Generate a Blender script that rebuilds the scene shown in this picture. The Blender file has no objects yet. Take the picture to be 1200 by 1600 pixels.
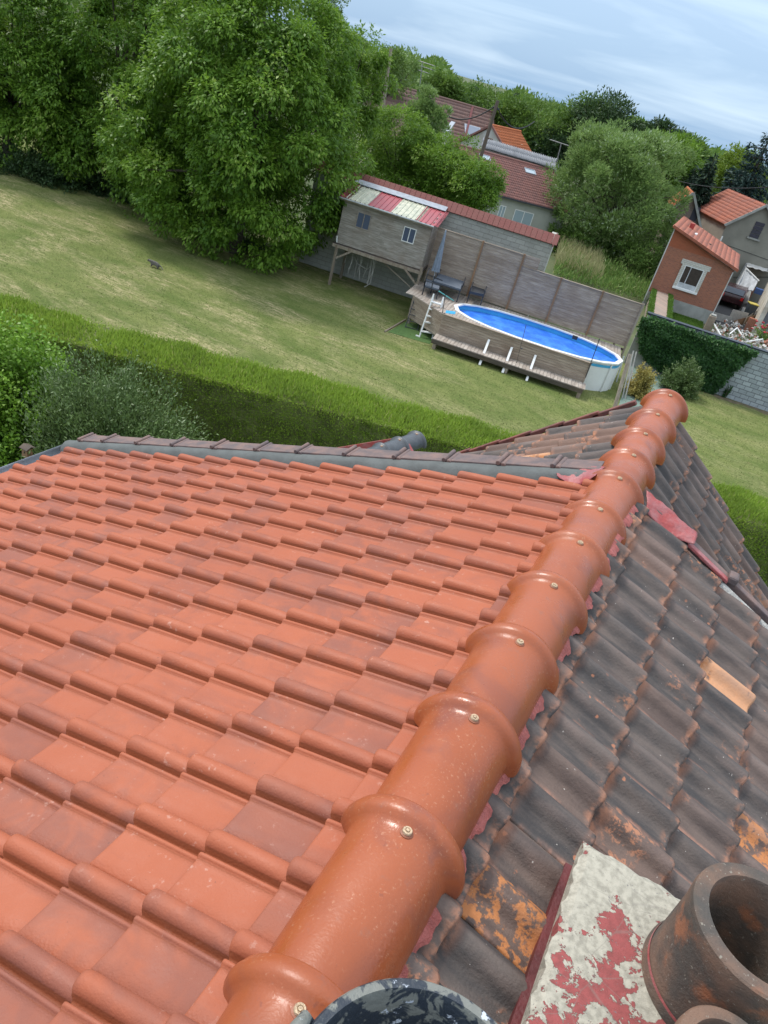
import bpy, math
import numpy as np
from mathutils import Vector, Matrix
SC = bpy.context.scene
COL = SC.collection
rng = np.random.default_rng(7)
PI = math.pi

# ------------------------------------------------------------------ camera
H = 9.5                                   # eye above the lawn
FPX = 1164.0
RM = np.array([[0.857077, -0.429262, 0.284834], [0.454000, 0.369000, -0.811000], [0.243, 0.824, 0.512]])
def _frame():
    n = np.array([47.0-600, -(2675.0-800), -FPX]); up = -n/np.linalg.norm(n)
    y = np.array([1239.0-600, -(295.0-800), -FPX]); y -= up*(y@up); y /= np.linalg.norm(y)
    return np.stack([np.cross(y, up), y, up])
RM = _frame()
cd = bpy.data.cameras.new('camera'); cam = bpy.data.objects.new('camera', cd); COL.objects.link(cam)
cd.sensor_fit = 'VERTICAL'; cd.sensor_height = 36; cd.sensor_width = 27
cd.lens = FPX/1600*36; cd.clip_start = 0.05; cd.clip_end = 4000
cam.matrix_world = Matrix.Translation((0, 0, H)) @ Matrix(RM.tolist()).to_4x4()
SC.camera = cam

# ------------------------------------------------------------------ light
SUN_EL, SUN_AZ = 55.0, 280.0              # azimuth clockwise from +Y
w = bpy.data.worlds.new('World'); SC.world = w; w.use_nodes = True
nt = w.node_tree; nt.nodes.clear()
def N(nt, t, **kw):
    n = nt.nodes.new(t)
    for k, v in kw.items(): setattr(n, k, v)
    return n
out = N(nt, 'ShaderNodeOutputWorld'); bg = N(nt, 'ShaderNodeBackground'); bg.inputs[1].default_value = 0.13
sky = N(nt, 'ShaderNodeTexSky', sky_type='NISHITA', sun_disc=False)
sky.sun_elevation = math.radians(SUN_EL); sky.sun_rotation = math.radians(SUN_AZ)
sky.air_density = 1.0; sky.dust_density = 1.5; sky.ozone_density = 1.5
tc = N(nt, 'ShaderNodeTexCoord')
mp = N(nt, 'ShaderNodeMapping'); mp.inputs['Scale'].default_value = (1.0, 1.0, 9.0); mp.inputs['Rotation'].default_value = (0.05, -0.07, 0.3)
no = N(nt, 'ShaderNodeTexNoise'); no.inputs['Scale'].default_value = 2.2; no.inputs['Detail'].default_value = 6; no.inputs['Roughness'].default_value = 0.52; no.inputs['Distortion'].default_value = 0.5
cr = N(nt, 'ShaderNodeValToRGB'); cr.color_ramp.elements[0].position = 0.44; cr.color_ramp.elements[1].position = 0.66
sx = N(nt, 'ShaderNodeSeparateXYZ')
zr = N(nt, 'ShaderNodeMapRange'); zr.inputs[1].default_value = 0.0; zr.inputs[2].default_value = 0.9; zr.inputs[3].default_value = 0.0; zr.inputs[4].default_value = 1.0
cl = N(nt, 'ShaderNodeMix', data_type='RGBA')   # cloud deck: blue grey low down, whiter and brighter overhead
cl.inputs[6].default_value = (2.0, 3.25, 4.9, 1); cl.inputs[7].default_value = (10.5, 11.0, 11.8, 1)
c2 = N(nt, 'ShaderNodeMix', data_type='RGBA'); c2.inputs[7].default_value = (4.7, 5.9, 7.1, 1)
fa = N(nt, 'ShaderNodeMath', operation='MULTIPLY'); fa.inputs[1].default_value = 0.85
mx = N(nt, 'ShaderNodeMix', data_type='RGBA'); mx.inputs[0].default_value = 0.86
L = nt.links.new
L(tc.outputs['Generated'], mp.inputs[0]); L(mp.outputs[0], no.inputs['Vector']); L(no.outputs['Fac'], cr.inputs[0])
L(tc.outputs['Generated'], sx.inputs[0]); L(sx.outputs[2], zr.inputs[0]); L(zr.outputs[0], cl.inputs[0])
L(cr.outputs[0], fa.inputs[0]); L(fa.outputs[0], c2.inputs[0]); L(cl.outputs[2], c2.inputs[6])
L(sky.outputs[0], mx.inputs[6]); L(c2.outputs[2], mx.inputs[7]); L(mx.outputs[2], bg.inputs[0]); L(bg.outputs[0], out.inputs[0])
sl = bpy.data.lights.new('sun', 'SUN'); sl.energy = 2.1; sl.angle = math.radians(12); sl.color = (1.0, 0.96, 0.90)
so = bpy.data.objects.new('sun', sl); COL.objects.link(so)
_e, _a = math.radians(SUN_EL), math.radians(SUN_AZ)
so.rotation_euler = Vector((math.cos(_e)*math.sin(_a), math.cos(_e)*math.cos(_a), math.sin(_e))).to_track_quat('Z', 'Y').to_euler()
so.location = (0, 0, 40)
SC.view_settings.view_transform = 'Standard'; SC.view_settings.look = 'None'
SC.view_settings.exposure = 0.42; SC.view_settings.gamma = 1.0
SC.render.engine = 'CYCLES'
SC.cycles.max_bounces = 6; SC.cycles.transparent_max_bounces = 6

# ------------------------------------------------------------------ surveying: photograph pixels to places on known planes
def ray(px, py): return RM @ np.array([px-600.0, -(py-800.0), -FPX])
def G(px, py, z=0.0):
    r = ray(px, py); r = r*((z-H)/r[2]); r[2] = z; return r
def CY(px, py, Y): r = ray(px, py); r = r*(Y/r[1]); r[2] += H; return r
def V(px, py, A, u):
    r = ray(px, py); n = np.array([-u[1], u[0]]); q = r*((np.array(A)[:2]@n)/(r[:2]@n)); q[2] += H; return q
def dep(P): return float(-(RM.T @ (np.array(P)-np.array([0, 0, H])))[2])
def mpp(P): return dep(P)/FPX              # metres per photograph pixel at P

# ------------------------------------------------------------------ mesh helpers
def mesh_obj(name, v, f, mat, parent=None, rnd=None, smooth=False, vattr=None):
    """v (n,3) array, f list of tuples or (m,k) array"""
    me = bpy.data.meshes.new(name)
    v = np.asarray(v, np.float32)
    if isinstance(f, np.ndarray):
        k = f.shape[1]; m = len(f)
        me.vertices.add(len(v)); me.vertices.foreach_set('co', v.ravel())
        me.loops.add(m*k); me.loops.foreach_set('vertex_index', f.astype(np.int32).ravel())
        me.polygons.add(m); me.polygons.foreach_set('loop_start', np.arange(0, m*k, k, dtype=np.int32))
        me.update(calc_edges=True)
    else:
        me.from_pydata(v.tolist(), [], f); me.update()
    if rnd is not None:
        a = me.attributes.new('rnd', 'FLOAT', 'FACE'); a.data.foreach_set('value', np.asarray(rnd, np.float32))
    if vattr is not None:
        a = me.attributes.new('tu', 'FLOAT', 'POINT'); a.data.foreach_set('value', np.asarray(vattr, np.float32))
    if smooth: me.polygons.foreach_set('use_smooth', np.ones(len(me.polygons), bool))
    me.materials.append(mat)
    o = bpy.data.objects.new(name, me); COL.objects.link(o)
    if parent is not None: o.parent = parent; o.matrix_parent_inverse = parent.matrix_world.inverted()
    return o

class MB:
    def __init__(s): s.v = []; s.f = []; s.r = []; s.n = 0
    def add(s, v, f, r=None):
        if r is None: r = rng.random()
        s.v.extend([tuple(map(float, p)) for p in v]); s.f.extend([tuple(i+s.n for i in q) for q in f]); s.r.extend([r]*len(f)); s.n += len(v); return s
    def para(s, o, a, b, c, r=None):           # parallelepiped from a corner and three edges
        o, a, b, c = (np.array(t, float) for t in (o, a, b, c))
        if np.dot(np.cross(a, b), c) < 0: a, b = b, a
        v = [o, o+a, o+a+b, o+b, o+c, o+a+c, o+a+b+c, o+b+c]
        return s.add(v, [(0, 3, 2, 1), (4, 5, 6, 7), (0, 1, 5, 4), (1, 2, 6, 5), (2, 3, 7, 6), (3, 0, 4, 7)], r)
    def box(s, x0, x1, y0, y1, z0, z1, r=None): return s.para((x0, y0, z0), (x1-x0, 0, 0), (0, y1-y0, 0), (0, 0, z1-z0), r)
    def bar(s, p, q, w, h=None, r=None, up=(0, 0, 1)):   # rectangular bar between two points
        h = h or w; p = np.array(p, float); q = np.array(q, float); d = q-p; d /= np.linalg.norm(d)
        u = np.array(up, float)
        if abs(d@u) > 0.95: u = np.array([1.0, 0, 0])
        a = np.cross(d, u); a /= np.linalg.norm(a); b = np.cross(a, d)
        return s.para(p-a*w/2-b*h/2, a*w, b*h, q-p, r)
    def tube(s, pts, rad, n=8, r=None, cap=True):
        pts = [np.array(p, float) for p in pts]
        if np.isscalar(rad): rad = [rad]*len(pts)
        v = []; prev = None
        for i, p in enumerate(pts):
            d = pts[min(i+1, len(pts)-1)]-pts[max(i-1, 0)]; d /= (np.linalg.norm(d)+1e-9)
            if prev is None:
                u = np.array([0, 0, 1.0]) if abs(d[2]) < 0.9 else np.array([1.0, 0, 0])
            else: u = prev
            a = u-d*(u@d); a /= (np.linalg.norm(a)+1e-9); b = np.cross(d, a); prev = a
            for k in range(n): v.append(p+rad[i]*(a*math.cos(2*PI*k/n)+b*math.sin(2*PI*k/n)))
        f = [(i*n+k, i*n+(k+1) % n, (i+1)*n+(k+1) % n, (i+1)*n+k) for i in range(len(pts)-1) for k in range(n)]
        if cap: f += [tuple(range(n))[::-1], tuple((len(pts)-1)*n+k for k in range(n))]
        return s.add(v, f, r)
    def lathe(s, c, prof, n=32, r=None, a0=0, a1=2*PI):
        c = np.array(c, float); full = abs(a1-a0-2*PI) < 1e-6; m = n if full else n+1
        v = [c+np.array([rr*math.cos(a0+(a1-a0)*k/n), rr*math.sin(a0+(a1-a0)*k/n), z]) for rr, z in prof for k in range(m)]
        f = [(i*m+k, i*m+(k+1) % m, (i+1)*m+(k+1) % m, (i+1)*m+k) for i in range(len(prof)-1) for k in range(n)]
        return s.add(v, f, r)
    def build(s, name, mat, parent=None, smooth=False, bevel=0):
        o = mesh_obj(name, np.array(s.v), s.f, mat, parent, s.r, smooth)
        if smooth: 
            o.data.set_sharp_from_angle(angle=math.radians(40))
        if bevel:
            m = o.modifiers.new('bevel', 'BEVEL'); m.width = bevel; m.segments = 2; m.limit_method = 'ANGLE'
        return o

def tag(o, label=None, cat=None, group=None, kind=None):
    if label: o['label'] = label
    if cat: o['category'] = cat
    if group: o['group'] = group
    if kind: o['kind'] = kind
    return o
def thing(name, label, cat, loc, group=None):
    o = bpy.data.objects.new(name, None); COL.objects.link(o); o.location = Vector([float(t) for t in loc]); o.empty_display_size = 0.3
    bpy.context.view_layer.update()
    return tag(o, label, cat, group)

# ------------------------------------------------------------------ materials
def newmat(name):
    m = bpy.data.materials.new(name); m.use_nodes = True; nt = m.node_tree
    b = nt.nodes['Principled BSDF']; return m, nt, b
class NT:                                        # small node language
    def __init__(s, nt): s.nt = nt; s.L = nt.links.new; s.geo = None
    def n(s, t, **k): return N(s.nt, t, **k)
    def put(s, sock, v):
        if hasattr(v, 'is_linked') or isinstance(v, bpy.types.NodeSocket): s.L(v, sock)
        else: sock.default_value = v if not isinstance(v, tuple) or len(v) != 3 or sock.type != 'RGBA' else (*v, 1)
    def pos(s):
        if not s.geo: s.geo = s.n('ShaderNodeNewGeometry')
        return s.geo.outputs['Position']
    def mapping(s, v, scale=(1, 1, 1), rot=(0, 0, 0), loc=(0, 0, 0)):
        m = s.n('ShaderNodeMapping'); s.put(m.inputs[0], v); m.inputs['Scale'].default_value = scale; m.inputs['Rotation'].default_value = rot
        s.put(m.inputs['Location'], loc); return m.outputs[0]
    def noise(s, v, scale, det=4, rough=0.55, dist=0):
        t = s.n('ShaderNodeTexNoise'); s.put(t.inputs['Vector'], v); t.inputs['Scale'].default_value = scale; t.inputs['Detail'].default_value = det
        t.inputs['Roughness'].default_value = rough; t.inputs['Distortion'].default_value = dist; return t.outputs['Fac']
    def voro(s, v, scale, feat='F1'):
        t = s.n('ShaderNodeTexVoronoi', feature=feat); s.put(t.inputs['Vector'], v); t.inputs['Scale'].default_value = scale; return t
    def ramp(s, f, a, b, ca=0.0, cb=1.0):
        m = s.n('ShaderNodeMapRange', interpolation_type='SMOOTHSTEP'); s.put(m.inputs[0], f); m.inputs[1].default_value = a; m.inputs[2].default_value = b
        m.inputs[3].default_value = ca; m.inputs[4].default_value = cb; return m.outputs[0]
    def mix(s, f, a, b):
        m = s.n('ShaderNodeMix', data_type='RGBA'); s.put(m.inputs[0], f); s.put(m.inputs[6], a); s.put(m.inputs[7], b); return m.outputs[2]
    def math(s, op, a, b=0.0, clamp=False):
        m = s.n('ShaderNodeMath', operation=op, use_clamp=clamp); s.put(m.inputs[0], a); s.put(m.inputs[1], b); return m.outputs[0]
    def attr(s, name): 
        a = s.n('ShaderNodeAttribute'); a.attribute_name = name; return a.outputs['Fac']
    def bump(s, h, d=0.01, st=1.0):
        b = s.n('ShaderNodeBump'); s.put(b.inputs['Height'], h); b.inputs['Distance'].default_value = d; b.inputs['Strength'].default_value = st; return b.outputs[0]
    def offset(s, v, f, k=(37, 17, 23)):
        c = s.n('ShaderNodeCombineXYZ')
        for i in range(3): s.put(c.inputs[i], s.math('MULTIPLY', f, float(k[i])))
        a = s.n('ShaderNodeVectorMath', operation='ADD'); s.put(a.inputs[0], v); s.put(a.inputs[1], c.outputs[0]); return a.outputs[0]

def plain(name, c, rough=0.6, var=0.25, scale=6.0, metal=0.0, bump=0.004, c2=None, spec=0.5, bs=None):
    m, nt, b = newmat(name); T = NT(nt); p = T.offset(T.pos(), T.attr('rnd'))
    f = T.ramp(T.noise(p, scale), 0.3, 0.7); f2 = T.noise(p, scale*7, 5)
    c = np.array(c); cb = np.array(c2) if c2 is not None else c*(1-var)
    col = T.mix(f, tuple(c), tuple(cb)); col = T.mix(T.ramp(f2, 0.62, 0.75, 0, 0.35), col, tuple(cb*0.6))
    T.put(b.inputs['Base Color'], col); b.inputs['Roughness'].default_value = rough; b.inputs['Metallic'].default_value = metal
    b.inputs['Specular IOR Level'].default_value = spec
    T.put(b.inputs['Normal'], T.bump(T.noise(p, bs or scale*5, 6), bump)); return m

def mat_newtile(name='terracotta_new', c1=(0.385, 0.112, 0.056), c2=(0.245, 0.090, 0.062), thr=0.55, rough=0.5):
    m, nt, b = newmat(name); T = NT(nt); r = T.attr('rnd'); p = T.offset(T.pos(), r)
    big = T.noise(p, 7.0, 3, 0.6, 0.6); k = T.math('ADD', big, T.math('MULTIPLY', T.math('SUBTRACT', r, thr), 0.45))
    f = T.ramp(k, 0.40, 0.78, 0, 0.85); col = T.mix(f, c1, c2)
    f3 = T.ramp(T.noise(p, 3.0, 2), 0.45, 0.75, 0, 0.5); col = T.mix(f3, col, (0.42, 0.130, 0.066))
    sp = T.ramp(T.noise(T.pos(), 95, 3), 0.70, 0.78, 0, 0.65); col = T.mix(sp, col, (0.13, 0.055, 0.04))
    du = T.math('MULTIPLY', T.ramp(T.noise(T.pos(), 38, 5, 0.65), 0.60, 0.72), T.ramp(T.noise(T.pos(), 2.6, 2), 0.45, 0.6, 0, 0.55)); col = T.mix(du, col, (0.56, 0.34, 0.27))
    lo = T.ramp(T.noise(T.pos(), 0.8, 3), 0.35, 0.65, 0.0, 0.35); col = T.mix(lo, col, (0.30, 0.085, 0.045))
    wm = T.math('MULTIPLY', T.ramp(T.noise(T.mapping(T.pos(), (1, 3.5, 1)), 3.1, 4, 0.6), 0.50, 0.68), 0.35); col = T.mix(wm, col, (0.235, 0.085, 0.06))
    # orange stain in the channels beside each roll, darkened to paint in groove shade
    gr = T.ramp(T.attr('tu'), 0.72, 1.0, 0, 0.75); col = T.mix(gr, col, (0.24, 0.068, 0.026))
    T.put(b.inputs['Base Color'], col); T.put(b.inputs['Roughness'], T.ramp(T.noise(p, 12), 0.3, 0.7, rough, rough+0.18)); b.inputs['Specular IOR Level'].default_value = 0.28
    T.put(b.inputs['Normal'], T.bump(T.math('ADD', T.noise(T.pos(), 160, 4), T.math('MULTIPLY', T.noise(T.pos(), 14, 2), 1.2)), 0.0014)); return m

def mat_ridge():
    m, nt, b = newmat('ridge_engobe'); T = NT(nt); r = T.attr('rnd'); p = T.offset(T.pos(), r)
    f = T.ramp(T.noise(p, 5, 3, 0.6, 0.5), 0.50, 0.74, 0, 0.65)
    col = T.mix(f, (0.350, 0.088, 0.030), (0.170, 0.060, 0.048))
    col = T.mix(T.ramp(r, 0, 1, 0, 0.35), col, (0.360, 0.110, 0.048)); f2 = T.ramp(T.noise(p, 2.5, 3), 0.40, 0.65, 0, 0.55); col = T.mix(f2, col, (0.270, 0.062, 0.018))
    sp = T.math('MULTIPLY', T.ramp(T.noise(T.pos(), 120, 4, 0.7), 0.57, 0.70), T.ramp(T.noise(T.pos(), 4.0, 2), 0.42, 0.60, 0, 0.7)); col = T.mix(sp, col, (0.50, 0.24, 0.14))
    du = T.ramp(T.noise(T.pos(), 22, 6, 0.7), 0.56, 0.74, 0, 0.4); col = T.mix(du, col, (0.24, 0.11, 0.075))
    dk = T.ramp(T.noise(T.pos(), 45, 3), 0.68, 0.76, 0, 0.5); col = T.mix(dk, col, (0.20, 0.06, 0.035))
    T.put(b.inputs['Base Color'], col); T.put(b.inputs['Roughness'], T.ramp(T.noise(p, 9, 4), 0.3, 0.7, 0.22, 0.46)); b.inputs['Specular IOR Level'].default_value = 0.5
    T.put(b.inputs['Normal'], T.bump(T.math('ADD', T.noise(T.pos(), 130, 4), T.math('MULTIPLY', T.noise(T.pos(), 9, 2), 1.0)), 0.0007)); return m

def mat_oldtile(name='weathered_tile', k=0.0):
    m, nt, b = newmat(name); T = NT(nt); r = T.attr('rnd'); P = T.pos(); p = T.offset(P, r)
    st = T.mapping(T.offset(P, r, (0.35, 0.12, 0.2)), (0.35, 1.5, 0.35)); ac = T.attr('ac')
    f = T.ramp(T.noise(st, 11, 5, 0.6), 0.33, 0.68); col = T.mix(f, (0.050, 0.045, 0.044), (0.128, 0.100, 0.086))
    f = T.ramp(T.noise(st, 5, 3), 0.50, 0.72, 0, 0.65); col = T.mix(f, col, (0.195, 0.125, 0.098))
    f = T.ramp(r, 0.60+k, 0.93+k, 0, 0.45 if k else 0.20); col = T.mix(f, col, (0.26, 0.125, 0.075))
    f = T.math('MULTIPLY', T.ramp(T.noise(P, 30, 5, 0.7), 0.50, 0.60), T.ramp(T.noise(P, 3.2, 3), 0.56, 0.68)); col = T.mix(T.math('MULTIPLY', f, 0.8), col, (0.53, 0.215, 0.105))
    # the strip just below the tile above and the broken lower edges keep the clay colour
    e = T.math('MULTIPLY', T.ramp(T.attr('tu'), 0.72, 0.97), T.ramp(T.noise(p, 17, 4), 0.36, 0.56)); col = T.mix(T.math('MULTIPLY', e, 0.9), col, (0.50, 0.205, 0.105))
    e = T.math('MULTIPLY', T.ramp(T.attr('tu'), 0.14, 0.0), T.ramp(T.noise(p, 26, 5), 0.44, 0.60)); col = T.mix(T.math('MULTIPLY', e, 0.65), col, (0.46, 0.20, 0.11))
    f = T.math('MULTIPLY', T.ramp(r, 0.942, 0.95), T.ramp(T.noise(P, 24, 5, 0.65), 0.46, 0.54, 0, 0.9)); col = T.mix(f, col, (0.50, 0.19, 0.06))
    f = T.ramp(r, 0.965, 0.97, 0, 0.9); col = T.mix(T.math('MULTIPLY', f, T.ramp(T.noise(p, 14, 4), 0.36, 0.46)), col, (0.56, 0.285, 0.150))
    # bare clay streaks beside the side laps
    j = T.math('MULTIPLY', T.ramp(ac, 0.17, 0.03), T.ramp(T.noise(T.mapping(p, (1.0, 0.4, 1.0)), 9, 4, 0.6), 0.44, 0.62)); col = T.mix(T.math('MULTIPLY', j, 0.75), col, (0.43, 0.21, 0.14))
    j = T.ramp(T.math('ABSOLUTE', T.math('SUBTRACT', ac, 0.62)), 0.16, 0.02, 0, 0.35); j = T.math('MULTIPLY', j, T.ramp(T.noise(st, 8, 3), 0.45, 0.65)); col = T.mix(j, col, (0.24, 0.17, 0.145))
    v = T.voro(P, 17).outputs['Distance']; f = T.math('MULTIPLY', T.ramp(T.math('ADD', v, T.math('MULTIPLY', T.noise(P, 60, 3), 0.25)), 0.28, 0.22), T.ramp(T.noise(P, 2.0, 2), 0.60, 0.70)); col = T.mix(f, col, (0.52, 0.20, 0.10))
    f = T.ramp(T.noise(P, 75, 3), 0.725, 0.76); col = T.mix(f, col, (0.52, 0.47, 0.42))
    T.put(b.inputs['Base Color'], col); b.inputs['Roughness'].default_value = 0.72
    T.put(b.inputs['Normal'], T.bump(T.math('ADD', T.noise(P, 120, 4, 0.6), T.math('MULTIPLY', T.noise(p, 16, 4), 2.0)), 0.0022)); return m

def mat_chimney():
    m, nt, b = newmat('painted_cement'); T = NT(nt); P = T.pos()
    n1 = T.math('ADD', T.noise(P, 10, 8, 0.66, 0.4), T.math('MULTIPLY', T.math('SUBTRACT', T.noise(P, 75, 5, 0.7), 0.5), 0.22))
    vm = T.n('ShaderNodeVectorMath', operation='DISTANCE'); T.put(vm.inputs[0], T.mapping(P, (1.0, 0.75, 0))); vm.inputs[1].default_value = (0.43, 1.05*0.75, 0)
    f = T.ramp(T.math('ADD', n1, T.ramp(vm.outputs['Value'], 0.06, 0.27, 0.075, -0.15)), 0.50, 0.515); g = T.ramp(T.noise(P, 60, 4), 0.35, 0.7)
    wht = T.mix(g, (0.45, 0.42, 0.34), (0.30, 0.28, 0.225)); red = T.mix(g, (0.33, 0.080, 0.075), (0.25, 0.065, 0.060))
    col = T.mix(f, wht, red)
    c = T.ramp(T.voro(T.mapping(P, loc=(0.1, 0.3, 0)), 7, 'DISTANCE_TO_EDGE').outputs['Distance'], 0.0, 0.012, 0.35, 0); col = T.mix(c, col, (0.22, 0.2, 0.17))
    s = T.ramp(T.noise(P, 150, 3), 0.66, 0.74); col = T.mix(s, col, (0.16, 0.15, 0.15))
    T.put(b.inputs['Base Color'], col); b.inputs['Roughness'].default_value = 0.85
    h = T.math('ADD', T.math('MULTIPLY', f, 0.7), T.noise(P, 170, 6, 0.75)); T.put(b.inputs['Normal'], T.bump(h, 0.0022)); return m

def mat_pot():
    m, nt, b = newmat('sooty_clay'); T = NT(nt); P = T.pos()
    f = T.ramp(T.noise(P, 6, 4), 0.40, 0.66); col = T.mix(f, (0.075, 0.065, 0.055), (0.20, 0.115, 0.075))
    f = T.ramp(T.noise(P, 9, 5), 0.56, 0.68, 0, 0.8); col = T.mix(f, col, (0.36, 0.135, 0.06))
    s = T.ramp(T.noise(P, 120, 3), 0.64, 0.72, 0, 0.8); col = T.mix(s, col, (0.30, 0.27, 0.22))
    T.put(b.inputs['Base Color'], col); b.inputs['Roughness'].default_value = 0.72
    T.put(b.inputs['Normal'], T.bump(T.noise(P, 80, 6, 0.7), 0.004)); return m

def mat_bucket():
    m, nt, b = newmat('mortar_smeared_plastic'); T = NT(nt); P = T.pos()
    f = T.ramp(T.noise(P, 26, 6, 0.6, 0.5), 0.47, 0.53); col = T.mix(f, (0.022, 0.030, 0.042), (0.17, 0.175, 0.155))
    f = T.ramp(T.noise(P, 33, 5, 0.6), 0.62, 0.66); col = T.mix(f, col, (0.50, 0.54, 0.60))
    T.put(b.inputs['Base Color'], col); b.inputs['Roughness'].default_value = 0.5; T.put(b.inputs['Normal'], T.bump(T.noise(P, 60, 6), 0.004)); return m

def mat_wood(name, c1, c2, axis='x', rough=0.8):
    m, nt, b = newmat(name); T = NT(nt); r = T.attr('rnd'); p = T.offset(T.pos(), r)
    sc = {'x': (0.5, 6, 12), 'y': (6, 0.5, 12), 'z': (9, 9, 0.5)}[axis]
    f = T.ramp(T.noise(T.mapping(p, sc), 1.5, 5, 0.65), 0.3, 0.7); col = T.mix(f, c1, c2)
    col = T.mix(T.ramp(r, 0.2, 1.0, 0, 0.45), col, tuple(np.array(c2)*0.75))
    col = T.mix(T.ramp(T.noise(T.pos(), 0.9, 3), 0.45, 0.7, 0, 0.35), col, (0.20, 0.13, 0.085))
    T.put(b.inputs['Base Color'], col); b.inputs['Roughness'].default_value = rough
    T.put(b.inputs['Normal'], T.bump(T.noise(T.mapping(p, sc), 5, 5), 0.006)); return m

def mat_brick(name, c1, c2, mo, bw=0.22, bh=0.065, ms=0.012, stain=0.4, sc=(0.15, 0.1, 0.07)):
    m, nt, b = newmat(name); T = NT(nt); P = T.pos()
    s = T.n('ShaderNodeSeparateXYZ'); T.put(s.inputs[0], P); c = T.n('ShaderNodeCombineXYZ')
    T.put(c.inputs[0], T.math('ADD', s.outputs[0], s.outputs[1])); T.put(c.inputs[1], s.outputs[2])
    t = T.n('ShaderNodeTexBrick'); T.put(t.inputs['Vector'], c.outputs[0]); t.inputs['Scale'].default_value = 1.0
    t.inputs['Brick Width'].default_value = bw; t.inputs['Row Height'].default_value = bh; t.inputs['Mortar Size'].default_value = ms; t.inputs['Bias'].default_value = 0.0
    t.inputs['Color1'].default_value = (*c1, 1); t.inputs['Color2'].default_value = (*c2, 1); t.inputs['Mortar'].default_value = (*mo, 1)
    f = T.ramp(T.noise(P, 0.8, 5, 0.65), 0.42, 0.75, 0, stain); col = T.mix(f, t.outputs['Color'], sc)
    col = T.mix(T.ramp(T.noise(P, 9, 5), 0.5, 0.8, 0, 0.4), col, tuple(np.array(mo)*0.8))
    T.put(b.inputs['Base Color'], col); b.inputs['Roughness'].default_value = 0.9
    T.put(b.inputs['Normal'], T.bump(T.math('ADD', T.math('MULTIPLY', t.outputs['Fac'], -1.0), T.noise(P, 25, 5)), 0.01)); return m

def mat_leaf(name, dark, light, tip=None, trans=0.25, rough=0.45):
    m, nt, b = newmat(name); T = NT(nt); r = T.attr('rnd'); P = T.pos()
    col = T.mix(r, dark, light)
    if tip: col = T.mix(T.ramp(r, 0.86, 0.93), col, tip)
    col = T.mix(T.ramp(T.noise(P, 0.8, 3), 0.42, 0.68, 0, 0.45), col, tuple(np.array(dark)*0.9))
    T.put(b.inputs['Base Color'], col); b.inputs['Roughness'].default_value = rough; b.inputs['Specular IOR Level'].default_value = 0.25
    tr = T.n('ShaderNodeBsdfTranslucent'); T.put(tr.inputs[0], T.mix(0.5, col, tuple(np.array(light)*1.3)))
    mxs = T.n('ShaderNodeMixShader'); mxs.inputs[0].default_value = trans
    o = nt.nodes['Material Output']; T.L(b.outputs[0], mxs.inputs[1]); T.L(tr.outputs[0], mxs.inputs[2]); T.L(mxs.outputs[0], o.inputs[0]); return m

def mat_lawn():
    m, nt, b = newmat('mown_grass'); T = NT(nt); P = T.pos(); q = T.mapping(P, (0.5, 1.0, 1.0), (0, 0, 0.2))
    col = T.mix(T.ramp(T.noise(q, 0.9, 5, 0.65), 0.35, 0.66), (0.130, 0.172, 0.047), (0.215, 0.238, 0.080))
    dry = T.math('MULTIPLY', T.ramp(T.noise(q, 0.55, 5, 0.7, 0.4), 0.42, 0.68), T.ramp(T.noise(T.mapping(P, (0.6, 2.4, 1), (0, 0, 0.2)), 3.2, 4, 0.7), 0.34, 0.66))
    s = T.n('ShaderNodeSeparateXYZ'); T.put(s.inputs[0], P); lx = T.ramp(s.outputs[0], -5.0, -17.0, 0.40, 1.0)
    col = T.mix(T.math('MULTIPLY', dry, lx), col, (0.52, 0.43, 0.25))
    col = T.mix(T.ramp(T.noise(P, 7, 5, 0.75), 0.45, 0.75, 0, 0.45), col, (0.050, 0.085, 0.020))
    col = T.mix(T.ramp(T.noise(q, 17, 5, 0.8), 0.50, 0.66, 0, 0.65), col, (0.075, 0.115, 0.028))
    col = T.mix(T.ramp(T.noise(q, 11, 5, 0.8), 0.56, 0.70, 0, 0.5), col, (0.33, 0.29, 0.15))
    col = T.mix(T.ramp(T.noise(P, 2.2, 4, 0.7), 0.60, 0.72, 0, 0.5), col, (0.20, 0.17, 0.08))
    col = T.mix(T.ramp(T.noise(P, 26, 3), 0.60, 0.75, 0, 0.5), col, (0.27, 0.26, 0.12))
    T.put(b.inputs['Base Color'], col); b.inputs['Roughness'].default_value = 0.95; b.inputs['Specular IOR Level'].default_value = 0.1
    T.put(b.inputs['Normal'], T.bump(T.noise(P, 18, 6, 0.8), 0.05)); return m

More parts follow.
